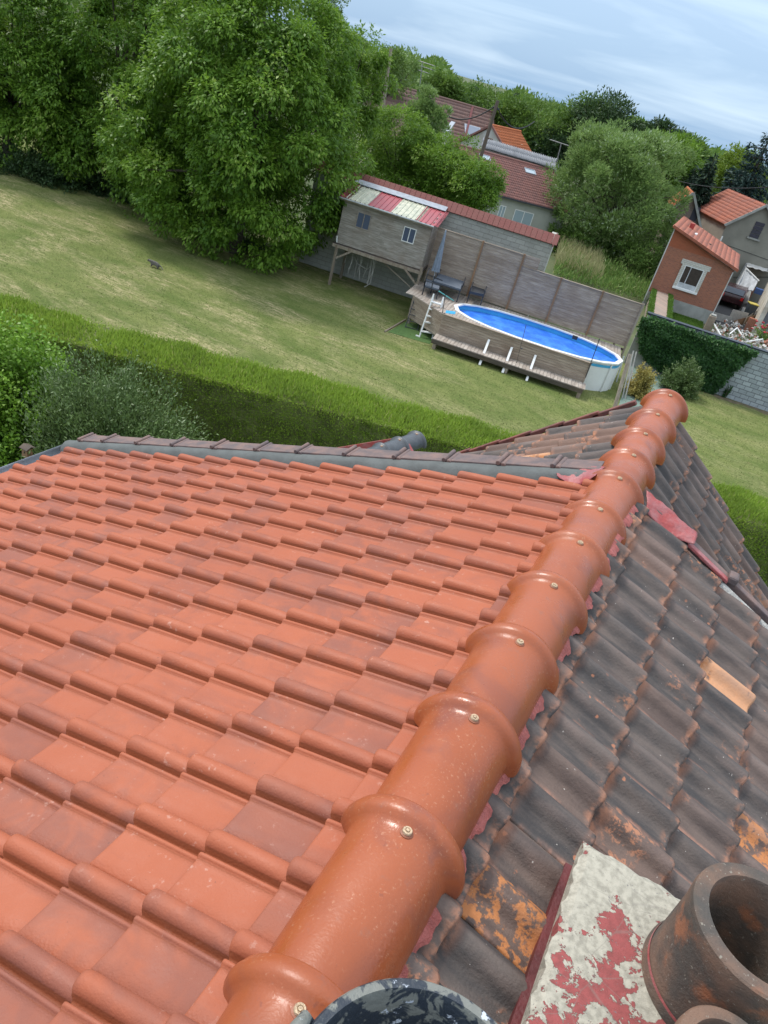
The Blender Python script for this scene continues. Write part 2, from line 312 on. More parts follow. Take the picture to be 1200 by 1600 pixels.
M = dict(
 new=mat_newtile(), ridge=mat_ridge(), old=mat_oldtile(), chim=mat_chimney(), pot=mat_pot(), bucket=mat_bucket(), lawn=mat_lawn(),
 flash=plain('bitumen_grey_mortar', (0.115, 0.125, 0.12), 0.75, 0.25, 9, bump=0.003), verge=plain('old_verge_tile', (0.20, 0.125, 0.105), 0.7, 0.35, 12, c2=(0.11, 0.085, 0.085)),
 redpaint=plain('red_sealing_paint', (0.36, 0.055, 0.050), 0.42, 0.2, 14, bump=0.005, c2=(0.34, 0.13, 0.13)), darkred=plain('dark_red_edge', (0.15, 0.026, 0.026), 0.6, 0.4, 12),
 pink=plain('pink_ridge_roll', (0.45, 0.12, 0.10), 0.55, 0.3, 40, bump=0.004), screw=plain('brass_screw', (0.62, 0.46, 0.30), 0.35, 0.2, 50, metal=0.4), rust=plain('rubber_washer', (0.30, 0.10, 0.05), 0.5),
 zinc=plain('zinc', (0.40, 0.43, 0.47), 0.4, 0.2, 6, metal=0.5), render=plain('cream_render', (0.50, 0.46, 0.38), 0.9, 0.2, 2), slate=plain('slate_ridge', (0.085, 0.092, 0.10), 0.38, 0.3, 10),
 mortar=plain('white_mortar', (0.52, 0.50, 0.46), 0.9, 0.3, 20, bump=0.01), void=plain('shadowed_timber', (0.05, 0.035, 0.03), 0.9),
 deckw=mat_wood('grey_deck_board', (0.47, 0.415, 0.355), (0.30, 0.25, 0.21), 'y'), panelw=mat_wood('grey_panel_board', (0.44, 0.36, 0.285), (0.27, 0.205, 0.155), 'x'),
 clad=mat_wood('silvered_cladding', (0.43, 0.39, 0.35), (0.23, 0.20, 0.165), 'x'), postw=mat_wood('pale_post', (0.36, 0.31, 0.25), (0.23, 0.18, 0.13), 'z'), fencep=mat_wood('brown_fence_post', (0.30, 0.17, 0.09), (0.20, 0.12, 0.07), 'z'),
 darkw=mat_wood('dark_timber', (0.13, 0.105, 0.085), (0.07, 0.055, 0.045), 'x'),
 white=plain('white_plastic', (0.80, 0.80, 0.78), 0.35, 0.06, 3), liner=plain('pale_blue_liner', (0.07, 0.42, 0.72), 0.3, 0.1, 5), anth=plain('anthracite_metal', (0.045, 0.050, 0.060), 0.45, 0.2, 8),
 cush=plain('grey_cushion', (0.115, 0.135, 0.165), 0.85, 0.15, 5), parasol=plain('grey_parasol_cloth', (0.22, 0.26, 0.32), 0.8, 0.2, 6), teal=plain('teal_pole', (0.12, 0.50, 0.48), 0.4),
 redsheet=plain('red_corrugated', (0.40, 0.075, 0.085), 0.4, 0.2, 3, c2=(0.33, 0.085, 0.095)), cream=plain('cream_corrugated', (0.62, 0.60, 0.46), 0.35, 0.2, 4, c2=(0.40, 0.42, 0.32)), coping=plain('red_coping_tile', (0.20, 0.072, 0.058), 0.75, 0.4, 3, c2=(0.20, 0.060, 0.050), bump=0.02),
 block=mat_brick('concrete_block', (0.42, 0.42, 0.37), (0.35, 0.35, 0.31), (0.30, 0.295, 0.26), 0.5, 0.2, 0.012, 0.3, (0.2, 0.2, 0.15)), whiteblock=mat_brick('whitewashed_block', (0.42, 0.46, 0.47), (0.30, 0.33, 0.34), (0.17, 0.18, 0.19), 0.42, 0.2, 0.014, 0.45, (0.22, 0.22, 0.23)),
 brick=mat_brick('red_brick', (0.42, 0.150, 0.085), (0.27, 0.105, 0.070), (0.36, 0.20, 0.14), 0.22, 0.07, 0.010, 0.3, (0.40, 0.17, 0.09)), newbrick=mat_brick('orange_brick', (0.42, 0.115, 0.052), (0.36, 0.10, 0.048), (0.33, 0.13, 0.07), 0.22, 0.07, 0.007, 0.1),
 moss=plain('moss', (0.12, 0.15, 0.03), 0.95, 0.4, 8, bump=0.03), concrete=plain('concrete', (0.36, 0.36, 0.33), 0.9, 0.25, 2, bump=0.01), whitebrick=mat_brick('white_glazed_brick', (0.66, 0.64, 0.57), (0.58, 0.56, 0.50), (0.45, 0.42, 0.37), 0.22, 0.11, 0.012, 0.1),
 coal=plain('black_coping', (0.022, 0.028, 0.038), 0.45, 0.1, 4), tarmac=plain('tarmac', (0.055, 0.058, 0.064), 0.9, 0.2, 5), greywall=plain('grey_render', (0.29, 0.275, 0.225), 0.9, 0.25, 0.7), palewall=plain('pale_render', (0.47, 0.47, 0.41), 0.9, 0.2, 0.8), whitewall=plain('white_render', (0.62, 0.62, 0.60), 0.9, 0.2, 0.9, c2=(0.48, 0.45, 0.40)),
 shabby=plain('peeling_whitewash', (0.66, 0.63, 0.55), 0.85, 0.4, 1.6, c2=(0.42, 0.36, 0.28)), tarp=plain('white_sheeting', (0.60, 0.62, 0.64), 0.5, 0.3, 2.5), shutter=plain('dark_shutter', (0.045, 0.04, 0.06), 0.5), pvc=plain('white_frame', (0.78, 0.78, 0.76), 0.35, 0.05),
 greentarp=plain('green_ground_sheet', (0.13, 0.20, 0.17), 0.7, 0.3, 3, c2=(0.19, 0.25, 0.21)), turf=plain('artificial_turf', (0.075, 0.15, 0.035), 0.9, 0.2, 6), soil=plain('bare_soil', (0.19, 0.14, 0.085), 0.95, 0.4, 5, bump=0.03, c2=(0.10, 0.10, 0.045)),
 steel=plain('dull_steel', (0.30, 0.30, 0.29), 0.45, 0.3, 8, metal=0.6), polew=mat_wood('creosoted_pole', (0.16, 0.12, 0.09), (0.09, 0.07, 0.06), 'z'), rubber=plain('black_rubber', (0.02, 0.02, 0.022), 0.7), bin=plain('grey_bin_plastic', (0.07, 0.085, 0.10), 0.45), yellow=plain('yellow_lid', (0.62, 0.50, 0.10), 0.4), carred=plain('dark_red_car_paint', (0.035, 0.008, 0.012), 0.25),
 rubble=plain('broken_plaster', (0.60, 0.57, 0.53), 0.9, 0.4, 9), flower=plain('red_flower', (0.52, 0.03, 0.05), 0.6), bark=plain('bark', (0.10, 0.08, 0.06), 0.9, 0.4, 8, bump=0.02), rope=plain('pale_rope', (0.42, 0.40, 0.36), 0.9),
 cat=plain('grey_tabby_fur', (0.17, 0.155, 0.14), 0.9, 0.45, 22), hatch=plain('dark_interior', (0.06, 0.045, 0.035), 0.9), asb=plain('grey_fibre_cement', (0.30, 0.31, 0.33), 0.8, 0.3, 3),
 field=plain('rough_ground', (0.07, 0.10, 0.035), 0.95, 0.4, 0.5, c2=(0.11, 0.12, 0.05), bump=0.05),
)
def glass(name, c=(0.10, 0.13, 0.17), rough=0.08):
    m, nt, b = newmat(name); b.inputs['Base Color'].default_value = (*c, 1); b.inputs['Roughness'].default_value = rough; b.inputs['Specular IOR Level'].default_value = 0.9; return m
M['glass'] = glass('window_glass', (0.04, 0.05, 0.07)); M['skyglass'] = glass('skylight_glass', (0.34, 0.42, 0.47), 0.15); M['blueglass'] = glass('blue_curtained_glass', (0.045, 0.065, 0.13), 0.35)
def mat_pool():
    m, nt, b = newmat('blue_bubble_cover'); T = NT(nt); P = T.pos()
    T.put(b.inputs['Base Color'], T.mix(T.ramp(T.noise(P, 2.5, 4, 0.6), 0.35, 0.7), (0.030, 0.15, 0.66), (0.070, 0.28, 0.80))); b.inputs['Roughness'].default_value = 0.35
    T.put(b.inputs['Normal'], T.bump(T.noise(P, 9, 5, 0.6), 0.03)); return m
M['pool'] = mat_pool(); M['old_l'] = mat_oldtile('weathered_tile_clay_tinted', -0.35)  # old tile copy with more clay tint, for the far left slope
M['cherry'] = mat_leaf('cherry_leaf', (0.056, 0.135, 0.015), (0.215, 0.360, 0.042), (0.32, 0.42, 0.09), 0.34)
M['cherry2'] = mat_leaf('cherry_leaf_light', (0.060, 0.140, 0.016), (0.220, 0.360, 0.042), (0.34, 0.43, 0.09), 0.34)
M['willow'] = mat_leaf('silver_leaf', (0.095, 0.165, 0.040), (0.27, 0.39, 0.12), (0.52, 0.60, 0.44), 0.35)
M['wood1'] = mat_leaf('far_green_leaf', (0.052, 0.120, 0.022), (0.165, 0.265, 0.048), (0.24, 0.33, 0.07), 0.32)
M['wood2'] = mat_leaf('dark_crown_leaf', (0.022, 0.055, 0.022), (0.070, 0.120, 0.040))
M['conif'] = mat_leaf('conifer_needle', (0.010, 0.028, 0.016), (0.030, 0.060, 0.032), None, 0.08, 0.6)
M['cedar'] = mat_leaf('blue_cedar_needle', (0.022, 0.050, 0.042), (0.070, 0.115, 0.100), None, 0.08, 0.6)
M['lime'] = mat_leaf('lime_leaf', (0.09, 0.16, 0.02), (0.24, 0.33, 0.04))
M['bush'] = mat_leaf('fresh_bush_leaf', (0.07, 0.17, 0.018), (0.26, 0.44, 0.05), (0.34, 0.48, 0.12))
M['coton'] = mat_leaf('grey_green_leaf', (0.050, 0.095, 0.026), (0.160, 0.235, 0.075), (0.24, 0.30, 0.16), 0.12)
M['hedge'] = mat_leaf('hedge_spray', (0.110, 0.175, 0.034), (0.320, 0.450, 0.060), (0.44, 0.42, 0.16), 0.35, 0.7)
M['ivy'] = mat_leaf('ivy_leaf', (0.018, 0.060, 0.018), (0.060, 0.150, 0.035), (0.12, 0.24, 0.06))
M['gold'] = mat_leaf('golden_leaf', (0.24, 0.21, 0.05), (0.50, 0.42, 0.14))
M['weed'] = mat_leaf('weed_leaf', (0.09, 0.17, 0.04), (0.24, 0.36, 0.09), (0.38, 0.38, 0.17))
M['straw'] = mat_leaf('straw_grass', (0.26, 0.27, 0.12), (0.50, 0.46, 0.25))
M['grass'] = mat_leaf('grass_blade', (0.080, 0.125, 0.030), (0.300, 0.300, 0.120), None, 0.2, 0.8)
M['lushgrass'] = mat_leaf('lush_grass', (0.07, 0.15, 0.02), (0.14, 0.24, 0.04))
def mat_metalroof(): return plain('far_grey_roof', (0.35, 0.36, 0.38), 0.6)

# ------------------------------------------------------------------ tile fields
def tile_field(name, cells, prof, tsec, place, mat, parent, lip=0.014, stain_shade=None, rnds=None):
    """cells: list of (k, c); prof: [(d across, h)]; tsec: [(t, dh, roll multiplier)]; place(k,c,d,h,t)->xyz arrays"""
    prof = np.array(prof); ts = np.array([(tsec[0][0], -lip, 1.0)]+list(tsec)); P, Tn = len(prof), len(ts)
    d = np.tile(prof[:, 0], Tn); h = (np.maximum(prof[:, 1][None, :], 0)*ts[:, 2][:, None]+np.minimum(prof[:, 1][None, :], 0)+ts[:, 1][:, None]).ravel(); t = np.repeat(ts[:, 0], P)
    h[:P] = -lip
    gr = np.tile(np.array(stain_shade) if stain_shade is not None else np.zeros(P), Tn)
    a = np.arange((P-1)*(Tn-1)); i, j = a % (P-1), a//(P-1)
    F0 = np.stack([j*P+i, j*P+i+1, (j+1)*P+i+1, (j+1)*P+i], 1)
    vs, fs, rs, tu = [], [], [], []
    nrm = None
    for q, (k, c) in enumerate(cells):
        jit = rng.normal(0, 1, 5)
        xyz = place(k, c+jit[0]*0.0018+t*jit[4]*0.0022, d, h+jit[1]*0.0015+t*jit[2]*0.0016, t+jit[3]*0.016)
        vs.append(np.stack(xyz, 1)); fs.append(F0+q*P*Tn); r = rng.random() if rnds is None else rnds[q]; rs.append(np.full(len(F0), r)); tu.append(t if stain_shade is None else gr)
    v = np.concatenate(vs); f = np.concatenate(fs)
    # outward facing
    p = v[f[len(F0)//2]]
    if np.cross(p[1]-p[0], p[2]-p[0])[2] < 0: f = f[:, ::-1]
    o = mesh_obj(name, v, f, mat, parent, np.concatenate(rs), True, np.concatenate(tu)); at = o.data.attributes.new('ac', 'FLOAT', 'POINT'); at.data.foreach_set('value', np.tile(np.tile(np.clip((prof[:, 0]-prof[:, 0].min())/(np.ptp(prof[:, 0])+1e-9), 0, 1), Tn), len(cells)).astype(np.float32)); return o

def roof_panel(name, O, U, D, nu, nv, mat, parent, amp=0.03, lip=0.03, step=6):
    """a small scale tiled plane: O top left corner, U across, D down the slope"""
    O, U, D = (np.array(t, float) for t in (O, U, D)); n = np.cross(U, D); n /= np.linalg.norm(n)
    if n[2] < 0: n = -n
    us = U/nu; ds = D/nv
    prof = [(x, amp*max(0, math.sin(x*2*PI))**1.0) for x in np.linspace(0, 1, step+1)]
    def place(k, c, d, h, t):
        base = O[None]+us[None]*(c+d)[:, None]+ds[None]*(k+1-t*1.06)[:, None]+n[None]*(h+0.0)[:, None]
        return base[:, 0], base[:, 1], base[:, 2]
    return tile_field(name, [(k, c) for k in range(nv) for c in range(nu)], prof, [(0, lip, 1), (1, 0, 1)], place, mat, parent, 0)

def slab(mb, poly, n, th):
    poly = [np.array(p, float) for p in poly]; n = np.array(n, float)*th; k = len(poly)
    a = [p for p in poly]+[p-n for p in poly]
    f = [tuple(range(k)), tuple(range(2*k-1, k-1, -1))]+[(i, i+k, (i+1) % k+k, (i+1) % k) for i in range(k)]
    return mb.add(a, f)

# ------------------------------------------------------------------ foliage
def leaves_mesh(name, pos, ax, nr, ln, wd, mat, parent=None, rnd=None):
    """pos (n,3) root, ax unit long axis, nr unit normal, ln, wd arrays"""
    n = len(pos); ax = ax/np.linalg.norm(ax, axis=1, keepdims=True); side = np.cross(ax, nr); side /= (np.linalg.norm(side, axis=1, keepdims=True)+1e-9)
    ln = np.broadcast_to(np.asarray(ln, float), (n,))[:, None]; wd = np.broadcast_to(np.asarray(wd, float), (n,))[:, None]
    up = np.cross(side, ax)
    v = np.stack([pos, pos+ax*ln*0.45+side*wd*0.5+up*wd*0.15, pos+ax*ln, pos+ax*ln*0.45-side*wd*0.5+up*wd*0.15], 1).reshape(-1, 3)
    f = np.arange(4*n).reshape(n, 4)
    return mesh_obj(name, v, f, mat, parent, rng.random(n) if rnd is None else rnd)
def unit(a): return a/(np.linalg.norm(a, axis=-1, keepdims=True)+1e-9)
def sphere_dirs(n): return unit(rng.normal(size=(n, 3)))

def crown_points(c, R, nb, br, ns, inner=0.2, low=-0.9, squash=0.8):
    """sprigs on the skins of many clumps spread over an uneven ellipsoid"""
    c = np.array(c); R = np.array(R)
    d = sphere_dirs(nb*3); d = d[d[:, 2] > low][:nb]; nb = len(d)
    ph = rng.random(6)*6.28
    lump = 1+0.15*np.sin(3.1*d[:, 0]+ph[0])*np.cos(2.7*d[:, 1]+ph[1])+0.12*np.sin(5.3*d[:, 2]+4*d[:, 0]+ph[2])+0.07*np.sin(9*d[:, 0]+ph[3])*np.sin(8*d[:, 2]+ph[4])
    rad = np.where(rng.random(nb) < inner, rng.uniform(0.25, 0.7, nb), rng.uniform(0.76, 0.98, nb))*lump
    bc = c+d*R*rad[:, None]*(1-0.0*br)
    b = rng.uniform(0.5, 1.45, nb)*br
    idx = np.repeat(np.arange(nb), ns)
    dd = sphere_dirs(len(idx)); dd = unit(dd+0.7*d[idx]+np.array([0, 0, 0.25])); 
    pos = bc[idx]+dd*b[idx][:, None]*rng.uniform(0.55, 1.05, len(idx))[:, None]*np.array([1.15, 1.15, squash])
    return pos, dd, idx, nb, bc

def tree(name, label, cat, base, c, R, nb=70, br=1.1, ns=90, leaf=0.16, mat='cherry', droop=0.5, per=4, trunk=0.18, group=None, low=-0.9, fan=0.5, inner=0.2, wr=0.42, squash=0.8):
    base = np.array(base, float); t = thing(name, label, cat, base, group); c = np.array(c, float)
    pos, dd, idx, nbr, bc = crown_points(c, R, nb, br, ns, inner, low, squash)
    clump = rng.random(nbr)
    p = np.repeat(pos, per, 0); d0 = np.repeat(dd, per, 0); n = len(p)
    a = unit(d0+rng.normal(0, fan, (n, 3))+np.array([0, 0, -droop])); nr = unit(d0*0.6+np.array([0, 0, 0.8])+rng.normal(0, 0.45, (n, 3)))
    r = np.clip(0.50*rng.random(n)+0.50*np.repeat(clump[idx], per), 0, 1)
    leaves_mesh('crown', p+rng.normal(0, leaf*0.35, (n, 3)), a, nr, leaf*rng.uniform(0.7, 1.3, n), leaf*wr*rng.uniform(0.8, 1.2, n), M[mat], t, r)
    mb = MB(); top = c+np.array([0, 0, 0.35*R[2]])
    mid = base*0.55+c*0.45
    mb.tube([base-np.array([0, 0, 0.1]), base+np.array([0.03, 0.02, 0.4]), mid, c, top], [trunk*1.35, trunk*1.05, trunk*0.8, trunk*0.45, trunk*0.15], 9)
    for k in rng.choice(nbr, min(nbr, 16), replace=False):
        s = base+(c-base)*rng.uniform(0.35, 0.95); e = bc[k]; m_ = (s+e)/2+np.array([0, 0, 0.12*np.linalg.norm(e-s)])
        mb.tube([s, m_, e], [trunk*0.38, trunk*0.22, trunk*0.06], 6)
    mb.build('trunk', M['bark'], t, True)
    return t

def conifer(name, label, base, h, r, mat='conif', tiers=12, dens=260, leaf=0.3, droop=0.25, group=None, z0=0.08, flat=0.5):
    base = np.array(base, float); t = thing(name, label, 'conifer', base, group)
    P, A = [], []; mb = MB(); mb.tube([base, base+np.array([0, 0, h*0.5]), base+np.array([0, 0, h])], [r*0.08, r*0.05, 0.02], 8)
    for i in range(tiers):
        f = i/(tiers-1); z = h*(z0+(0.97-z0)*f); rr = r*(1-f)**0.8*rng.uniform(0.75, 1.1)+0.1
        nbh = max(5, int(9*(1-f)+4)); a0 = rng.random()*6
        for k in range(nbh):
            a = a0+2*PI*k/nbh+rng.normal(0, 0.15); L_ = rr*rng.uniform(0.7, 1.15); dv = np.array([math.cos(a), math.sin(a), 0.1-droop])
            o = base+np.array([0, 0, z]); m_ = int(dens*L_/r*(0.3+0.7*(1-f))/3)+6
            s = rng.random(m_)**0.7; side = np.array([-math.sin(a), math.cos(a), 0]); wv = 0.30*L_*(1.1-s)
            p = o+np.outer(s*L_, dv)+np.outer(rng.normal(0, 1, m_)*wv*0.6, side)+np.stack([np.zeros(m_)]*2+[rng.normal(0, leaf*flat, m_)+0.12*L_*s*(1-s)], 1)
            P.append(p); A.append(unit(np.tile(dv+np.array([0, 0, -0.1]), (m_, 1))+rng.normal(0, 0.45, (m_, 3)))); mb.tube([o, o+dv*L_*0.9], [0.05*r/3, 0.015], 5)
    P = np.concatenate(P); A = np.concatenate(A); n = len(P)
    leaves_mesh('crown', P, A, unit(rng.normal(0, 0.6, (n, 3))+np.array([0, 0, 1])), leaf*rng.uniform(0.6, 1.3, n), leaf*0.34, M[mat], t)
    mb.build('trunk', M['bark'], t, True); return t

# =================================================================== GROUND
gx = np.array([-1500, -300, -80, -40, -20, 0, 20, 40, 80, 300, 1500.0]); gy = np.array([-300, -60, -10, 5, 15, 25, 35, 55, 100, 300, 2500.0])
X, Y = np.meshgrid(gx, gy); v = np.stack([X.ravel(), Y.ravel(), np.zeros(X.size)], 1); k = len(gx)
f = [(j*k+i, j*k+i+1, (j+1)*k+i+1, (j+1)*k+i) for j in range(len(gy)-1) for i in range(k-1)]
mesh_obj('ground', v-np.array([0, 0, 0.06]), f, M['field'])['kind'] = 'structure'
TH = math.radians(12.5); ug = np.array([math.cos(TH), math.sin(TH), 0]); vg = np.array([-math.sin(TH), math.cos(TH), 0]); Z = np.array([0, 0, 1.0])
RW0 = np.array([-3.2, 36.5, 0]); RWu = np.array([math.cos(0.18), math.sin(0.18), 0])       # whitewashed / ivy wall line
BW0 = np.array([-14.6, 33.0, 0])                                                         # tall block wall line
def poly_sheet(name, pts, z, mat, kind='structure', n=1):
    o = mesh_obj(name, np.array([(p[0], p[1], z) for p in pts]), [tuple(range(len(pts)))], mat)
    if o.data.polygons[0].normal.z < 0: o.data.flip_normals()
    if kind: o['kind'] = kind
    return o
lawn_poly = [(-70, -5), (30, -5), (30, 42.3), tuple((RW0)[:2]), tuple((BW0+ug*6.8+vg*0.1)[:2]), tuple((BW0-ug*3+vg*0.1)[:2]), (-30, 37), (-70, 34)]
poly_sheet('lawn', lawn_poly, 0.0, M['lawn'])

# grass blades scattered over the visible lawn
def inpoly(x, y, P):
    P = np.array(P); c = np.zeros(len(x), bool); j = len(P)-1
    for i in range(len(P)):
        a, b = P[i], P[j]; m = ((a[1] > y) != (b[1] > y)) & (x < (b[0]-a[0])*(y-a[1])/(b[1]-a[1]+1e-12)+a[0]); c ^= m; j = i
    return c
n = 150000; x = rng.uniform(-36, 9, n); y = rng.uniform(15, 37, n)
hl = lambda x: 18.1+(x+3.07)*0.4366
m = (y > hl(x)+0.2) & (y < 36.2+0.2*x*(x > -3)+0*(x)) & (y < 34.5+(x+3)*0.22+2.0*(x > -3)); x, y = x[m], y[m]; n = len(x)
P = np.stack([x, y, np.zeros(n)-0.005], 1); ax = unit(np.stack([rng.normal(0, 1, n), rng.normal(0, 1, n), np.ones(n)*0.5], 1)); nr = unit(rng.normal(0, .35, (n, 3))+Z)
patch = 0.5+0.5*np.sin(x*1.3+0.7*np.sin(y*1.9))*np.sin(y*2.3+x*0.5); dryw = np.clip((-9-x)/10, 0.05, 1)
leaves_mesh('grass', P, ax, nr, rng.uniform(0.03, 0.075, n), 0.022, M['grass'], None, np.clip(rng.random(n)*0.45+0.55*patch*dryw, 0, 1))['kind'] = 'stuff'

# =================================================================== THE HOUSE UNDER THE CAMERA
house = thing('house', 'foreground house with new orange tiles left of its ridge and blackened old tiles right', 'house', (0, 1.5, 0))
def lplane(x): return H-1.457+0.4125*(x+0.115)
ln = np.array([-0.3813, 0, 0.9244])
def place_l(k, c, d, h, t):
    Yv = c+d; q = (Yv-1)/2.4; x = (-0.307+0.037*q)-(0.212-0.011*q)*k+t*0.205*1.12
    x = np.minimum(x, -0.125); h = h+0.029*(1-t)-0.039; return x+ln[0]*h, Yv, lplane(x)+ln[2]*h
prof_new = [(.0270, -.014), (.0268, .003), (.0255, .010), (.0225, .018), (.0175, .0245), (.0092, .0295), (0, .031), (-.0092, .0295), (-.0175, .0245), (-.0225, .0175), (-.0252, .009), (-.0268, -.006), (-.0340, -.013), (-.0375, -.009), (-.0395, .006), (-.0415, .0085), (-.0475, .0085), (-.0500, .005), (-.0530, -.0005), (-.070, -.0015), (-.12, -.0015), (-.1625, -.0005), (-.1665, -.006)]
gr_new = [1, .9, .35, 0, 0, 0, 0, 0, .1, .4, .95, 1, 1, 1, .7, 0, 0, .4, .9, .2, 0, .3, 1]
tsec = [(0, -.0045, .62), (.010, -.0015, .90), (.028, 0, 1.0), (.06, 0, 1.06), (.10, 0, 1.08), (.35, 0, 1.03), (.75, 0, .90), (.88, 0, .80), (1.0, 0, .75)]
cells = [(k, 0.760+0.1935*j) for j in range(-13, 15) for k in range(0, 18)]
tile_field('new_tile_slope', cells, prof_new, tsec, place_l, M['new'], house, 0.022, gr_new)
house_parts = {}
# old tiles, near part, right of the ridge
def rplane(x): return H-1.470-0.40*(x+0.115)
rn = np.array([0.3714, 0, 0.9285])
def place_r(k, c, d, h, t):
    x = 0.063+0.2262*k-t*0.226*1.12+0.004*np.sin(c*9+k*2.1); x = np.maximum(x, -0.10); h = h+0.032*(1-t)-0.046; Yv = c+d
    return x+rn[0]*h, Yv, rplane(x)+rn[2]*h
prof_old = [(-.1155, -.006), (-.1130, .0010), (-.104, -.0005), (-.088, -.002), (-.068, -.002), (-.052, .0005), (-.044, .0045), (-.037, .012), (-.029, .022), (-.020, .031), (-.010, .0365), (0, .038), (.010, .0365), (.020, .031), (.029, .022), (.037, .0125), (.0430, .0080), (.0455, .0065), (.0462, -.003), (.0466, -.010)]
tsec_o = [(0, 0, .93), (.03, 0, .99), (.12, 0, 1), (.45, 0, .97), (.78, 0, .93), (.90, 0, .91), (1.0, 0, .90)]
CH = dict(x0=0.253, x1=0.96, y0=0.55, y1=1.432, zt=H-1.497)
cells = []
for j in range(-23, 11):
    for k in range(0, 15):
        c = 1.880+0.1619*j; xl = 0.063+0.2262*k
        if CH['y0']+0.05 < c < CH['y1']-0.03 and xl-0.12 > CH['x0'] and xl-0.1 < CH['x1']: continue
        cells.append((k, c))
def near_cell(px, py):
    r_ = ray(px, py); q_ = r_*((rplane(0)-H)/(r_[2]+0.4*r_[0])); x_, y_ = q_[0], q_[1]
    return min(range(len(cells)), key=lambda i: (0.063+0.2262*cells[i][0]-0.11-x_)**2+(cells[i][1]-y_)**2)
rn_o = rng.random(len(cells))*0.93
for px_, py_, v_ in ((1135, 1070, .99), (795, 1440, .955), (1190, 1310, .95), (940, 790, .90), (985, 800, .93), (1010, 835, .90), (1140, 955, .93)): rn_o[near_cell(px_, py_)] = v_
tile_field('old_tile_slope', cells, prof_old, tsec_o, place_r, M['old'], house, 0.026, None, rn_o)
# far, steeper part of the roof: old tiles on both sides
SF = 0.85
def far_place(sgn):
    cz, sz = 1/math.hypot(1, SF), SF/math.hypot(1, SF)
    def pl(k, c, d, h, t):
        h = h+0.030*(1-t)-0.045; xd = np.maximum(0.30+0.183*k-t*0.183*1.13, 0.03)
        x = -0.115+sgn*xd; return x+sgn*sz*h, c+d*(1 if sgn > 0 else 1), H-1.450-SF*xd+cz*h
    return pl
for sgn, nm in ((1, 'far_old_tile_slope'), (-1, 'far_old_tile_slope')):
    cc = [(k, 3.70+0.1619*j) for j in range(0, 10) for k in range(0, 17 if sgn > 0 else 18)]
    tile_field(nm, cc, prof_old, tsec_o, far_place(sgn), M["old"] if sgn > 0 else M["old_l"], house, 0.018)
# gable verges: dark red tile edging on the far left edge
mb = MB()
for i in range(14):
    xa, xb = 0.18+0.2*i, 0.18+0.2*(i+1)+0.03; pa = np.array([-0.115-xa, 5.245, H-1.445-SF*xa+0.012]); pb = np.array([-0.115-xb, 5.245, H-1.445-SF*xb-0.008])
    mb.bar(pa, pb, 0.045, 0.035)
mb.build('verge_tiles', plain('dark_red_verge_tile', (0.22, 0.065, 0.045), 0.6, 0.4, 10, c2=(0.11, 0.04, 0.035)), house, bevel=0.006)

# ridge tiles, one per brass screw
SCR = [(466, 1577, .655), (635, 1299, 1.08), (740, 1122, 1.48), (811, 1003, 1.88), (865, 915, 2.28), (906, 848, 2.68), (937, 796, 3.08), (969, 748, 3.48), (991, 712, 3.88), (1008, 678, 4.28), (1028, 648, 4.68), (1050, 619, 5.06)]
SP = [CY(a, b, c) for a, b, c in SCR]
cx = [p[0] for p in SP]; cx = [0.5*a-0.5*0.117 for a in cx]
SP = [np.array([cx[i], SP[i][1], SP[i][2]-0.004]) for i in range(12)]
SP = [np.array([-0.118, -0.95+0.4*i-0.0, H-1.37]) for i in range(4)]+SP      # four more behind the camera
def ridge_tile(P0, P1, mat, idx, a=0.124, b=0.125, parent=house, scr=True, name='ridge_tile'):
    """P0 previous apex point, P1 apex at this tile's screw (collar end)"""
    P0 = np.array(P0); P1 = np.array(P1); D = P1-P0; Ln = np.linalg.norm(D); D = D/Ln; S = np.cross(D, [0, 0, 1.0]); S /= np.linalg.norm(S); U = np.cross(S, D)
    q = Ln*0
    st = [(0.015, .945), (0.10, .965), (Ln*0.5, .985), (Ln-0.045, 1.0), (Ln-0.006, 1.012), (Ln+0.008, 1.04), (Ln+0.016, 1.09), (Ln+0.023, 1.15), (Ln+0.031, 1.19), (Ln+0.041, 1.205), (Ln+0.051, 1.195), (Ln+0.059, 1.165), (Ln+0.064, 1.15), (Ln+0.068, 1.14), (Ln+0.0695, 1.12), (Ln+0.0695, 0.99), (Ln+0.03, 0.97)]
    na = 30; v = []
    for s, m in st:
        for i in range(na+1):
            th = -0.10+(PI+0.20)*i/na; fl = 1.0+(0.07 if m > 1.06 else 0.0)*abs(math.cos(th))**5
            v.append(P0+D*s+S*(a*m*fl*math.cos(th))+U*(b*(m*math.sin(th)-1.0)))
    f = [(j*(na+1)+i, j*(na+1)+i+1, (j+1)*(na+1)+i+1, (j+1)*(na+1)+i) for j in range(len(st)-1) for i in range(na)]
    me = mesh_obj(name, v, f, mat, parent, [rng.random()]*len(f), True)
    nr_ = me.data.polygons[na//2].normal
    if nr_.z < 0: me.data.flip_normals()
    me.data.set_sharp_from_angle(angle=math.radians(50))
    if scr:
        c = P1+U*0.000; ang = -0.0
        m1 = MB(); m1.lathe((0, 0, 0), [(0.016, -.004), (0.0155, .003), (0.011, .005), (0, .0052)], 20); o1 = m1.build('washer', M['rust'], me, True)
        m2 = MB(); m2.lathe((0, 0, 0), [(0.0115, .004), (0.0115, .0085), (0.010, .0105), (0.0062, .0105), (0.0055, .0085), (0.0045, .0085), (0.004, .012), (0, .0125)], 20); o2 = m2.build('screw', M['screw'], me, True)
        for o in (o1, o2): o.location = Vector(c.tolist())
    return me
for i in range(1, len(SP)):
    ridge_tile(SP[i-1], SP[i], M['ridge'], i)
